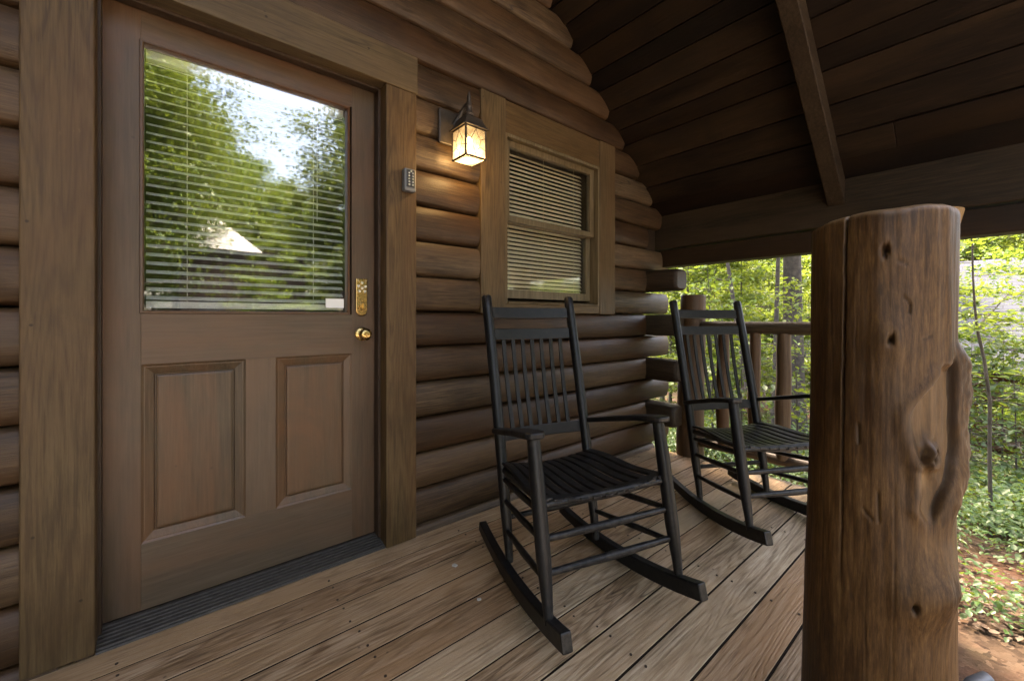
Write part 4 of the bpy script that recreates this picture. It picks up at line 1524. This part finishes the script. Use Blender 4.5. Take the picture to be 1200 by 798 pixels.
# trees across the clearing (mirrored in the door and window glass)
def refl(u, D):
    """point at distance D in front of the cabin that the door glass mirrors at image column u"""
    a = (u - 600) / F
    S, K = math.sin(YAW), math.cos(YAW)
    rx, ry = S + K * a, K - S * a
    t = (D + 1.892) / ry
    return rx * t, -D
for (u, D, key, sc) in ((160, 22, 'tall_a', 1.0), (205, 26, 'tall_b', 1.1), (140, 18, 'tall_b', .9), (240, 34, 'tall_b', 1.1), (285, 36, 'tall_b', 1.02), (330, 37, 'tall_b', 1.0), (375, 36, 'tall_b', 1.0), (428, 21, 'tall_b', 1.15), (510, 17, 'tall_a', .8),
                        (180, 27, 'under_c', 1.3), (222, 30, 'under_c', 1.4), (255, 33, 'under_c', 1.5), (300, 32, 'under_c', 1.4), (350, 30, 'under_c', 1.4), (395, 24, 'under_c', 1.3), (300, 18, 'under_b', .7), (325, 19, 'under_a', .9), (90, 30, 'tall_b', 1), (500, 26, 'under_c', 1.2), (560, 24, 'tall_b', .8), (600, 18, 'under_c', 1.0), (630, 15, 'under_a', 1.1), (650, 18, 'tall_b', .7), (670, 12, 'under_b', 1.0)):
    x, y = refl(u, D)
    if x > 3.2 and y > -8:
        y -= 3
    tree(key, x, y, 'tree across the clearing, mirrored in the door and window glass', 'trees mirrored in the glass', sc=sc, name='clearing_tree')

for (x, y, key, sc) in ((-6.5, -6.0, 'under_c', 1.2), (-8.5, -9.5, 'tall_b', 1.0)):  # added out of view to cut light from the front left
    tree(key, x, y, 'unseen tree added left of the porch to block light', 'trees mirrored in the glass', sc=sc, name='clearing_tree')
# undergrowth: leafy ground plants nobody could count
def undergrowth():
    rs = np.random.RandomState(5)
    pos, nr, size, rnd, al = [], [], [], [], []
    cnt = 0
    while cnt < 5200:
        x = 3.35 + abs(rs.normal()) * 4.5
        y = -1.9 + rs.uniform(-.55, .95) * (x * .75)
        if x > 18:
            continue
        # bare clay strip beside the porch
        bare = (3.5 < x < 4.35 and y < -1.0)
        if bare and rs.uniform() < .9:
            continue
        dens = mnoise.noise((x * .9, y * .9, 3.3))
        if dens < -.25 and rs.uniform() < .7:
            continue
        cnt += 1
        h = rs.uniform(.08, .42) * (.6 if x < 4.4 else 1.0)
        k = rs.randint(10, 20)
        tint = rs.uniform(0, 1)
        for q in range(k):
            a = rs.uniform(0, 6.28)
            rad = rs.uniform(.03, .24)
            hz = h * rs.uniform(.45, 1.0)
            pos.append((x + math.cos(a) * rad, y + math.sin(a) * rad, gz(x, y) + hz))
            nr.append((math.cos(a) * .35 + rs.normal() * .25, math.sin(a) * .35 + rs.normal() * .25, .9))
            al.append((math.cos(a), math.sin(a), -.2))
            size.append(rs.uniform(.03, .078) * (.62 if x < 5 else 1))
            rnd.append(np.clip(.5 * tint + .5 * rs.uniform(), 0, 1))
    me = leaf_mesh('undergrowth', np.array(pos), np.array(nr), np.array(size), M['leafshrub'], np.array(rnd), along=np.array(al))
    o = link(bpy.data.objects.new('undergrowth', me))
    o['kind'] = 'stuff'
    o['label'] = 'leafy green ground plants covering the slope'
    # fallen leaves
    n = 5000
    x = 3.2 + np.abs(rs.normal(size=n)) * 1.6
    y = -1.9 + rs.uniform(-.6, .9, n) * x * .7
    z = np.array([gz(a, b) for a, b in zip(x, y)]) + .018
    pos = np.stack([x, y, z], 1)
    nr = rs.normal(size=(n, 3)) * .25 + np.array([0, 0, 1])
    me = leaf_mesh('fallen_leaves', pos, nr, rs.uniform(.02, .05, n), M['litter'], rs.uniform(0, 1, n))
    o = link(bpy.data.objects.new('fallen_leaves', me))
    o['kind'] = 'stuff'
    o['label'] = 'dry brown fallen leaves on the red clay'
t = NT('dry_leaf')
M['litter'] = t.done(t.bsdf(Base_Color=t.ramp(t.rnd(), [(0, (.04, .021, .012)), (.6, (.09, .057, .035)), (1, (.16, .12, .085))]), Roughness=.9))
undergrowth()

# ---------------------------------------------------------------- neighbouring cabins
nb = thing('neighbour_cabin', 'log cabin with grey shingle roof half hidden by leaves right of the thick log post', 'cabin', (16.4, -3.2, -2.6))
g = MB()
for k in range(13):
    zc = .1 + k * .185
    g.tube([(0, -6.2, zc), (0, 5.2, zc)], .10, 14)
g.build('log_wall', M['nlog'], nb, smooth=50)
g = MB()
vs = []
for yy in (-6.8, 5.6):
    vs += [(-.55, yy, 2.25), (3.2, yy, 5.3), (6.9, yy, 2.25), (6.9, yy, 2.37), (3.2, yy, 5.45), (-.55, yy, 2.37)]
g.add(vs, [(0, 1, 7, 6), (1, 2, 8, 7), (2, 3, 9, 8), (3, 4, 10, 9), (4, 5, 11, 10), (5, 0, 6, 11), (0, 5, 4, 1), (1, 4, 3, 2), (6, 7, 10, 11), (7, 8, 9, 10)])
g.build('roof', M['shingle'], nb)
g = MB()
g.box((-.14, -2.2, .9), (.14, -1.2, 1.9))
g.build('window', M['boxdark'], nb)

x, y = refl(262, 22)
wc = thing('pale_roofed_cabin', 'small brown cabin with pale metal roof mirrored in the door glass', 'cabin', (x, y, gz(x, y)))
g = MB()
g.box((-1.6, -3.5, -.5), (3.6, -.2, 5.0))
g.build('wall', M['cabinbrown'], wc)
g = MB()
vs = [(-1.9, .15, 4.9), (1.6, .15, 4.9), (1.6, -3.8, 4.9), (-1.9, -3.8, 4.9), (-.35, -1.6, 6.7), (-.1, -1.6, 6.7)]
g.add(vs, [(0, 1, 5, 4), (1, 2, 5), (2, 3, 4, 5), (3, 0, 4), (3, 2, 1, 0)])
g.build('roof', M['metalroof'], wc)
for q in range(2):
    g = MB()
    g.box((-.9 + q * 1.9, -.2, 1.3), (0 + q * 1.9, -.15, 2.6))
    g.build('window', M['boxdark'], wc)

# ---------------------------------------------------------------- light
SUN_EL, SUN_AZ = 70.0, 46.0          # azimuth from +Y towards +X
w = bpy.data.worlds.new('World')
scene.world = w
w.use_nodes = True
nt = w.node_tree
sky = nt.nodes.new('ShaderNodeTexSky')
sky.sky_type = 'NISHITA'
sky.sun_disc = False
sky.sun_elevation = R(SUN_EL)
sky.sun_rotation = R(SUN_AZ)
sky.air_density = 1.0
sky.dust_density = 5.0
bg = nt.nodes['Background']
nt.links.new(sky.outputs[0], bg.inputs[0])
bg.inputs[1].default_value = .15
sd = bpy.data.lights.new('sun', 'SUN')
sd.energy = 1.5
sd.angle = R(14)
sd.color = (1, .95, .86)
so = bpy.data.objects.new('sun', sd)
d = Vector((math.sin(R(SUN_AZ)) * math.cos(R(SUN_EL)), math.cos(R(SUN_AZ)) * math.cos(R(SUN_EL)), math.sin(R(SUN_EL))))
so.rotation_euler = (-d).to_track_quat('-Z', 'Y').to_euler()
so.location = (0, 0, 30)
link(so)

vs_ = scene.view_settings
vs_.view_transform = 'Standard'
vs_.look = 'None'
vs_.gamma = 1.0
vs_.use_white_balance = True        # the photo is balanced for shade
vs_.white_balance_temperature = 8000
vs_.white_balance_tint = 15
vs_.exposure = 3.55
scene.display_settings.display_device = 'sRGB'
cy = scene.cycles
cy.use_denoising = True
cy.denoiser = 'OPENIMAGEDENOISE'
cy.max_bounces = 8
cy.diffuse_bounces = 5
cy.glossy_bounces = 4
cy.transmission_bounces = 6
cy.transparent_max_bounces = 16
cy.sample_clamp_indirect = 6.0
cy.caustics_reflective = False
cy.caustics_refractive = False
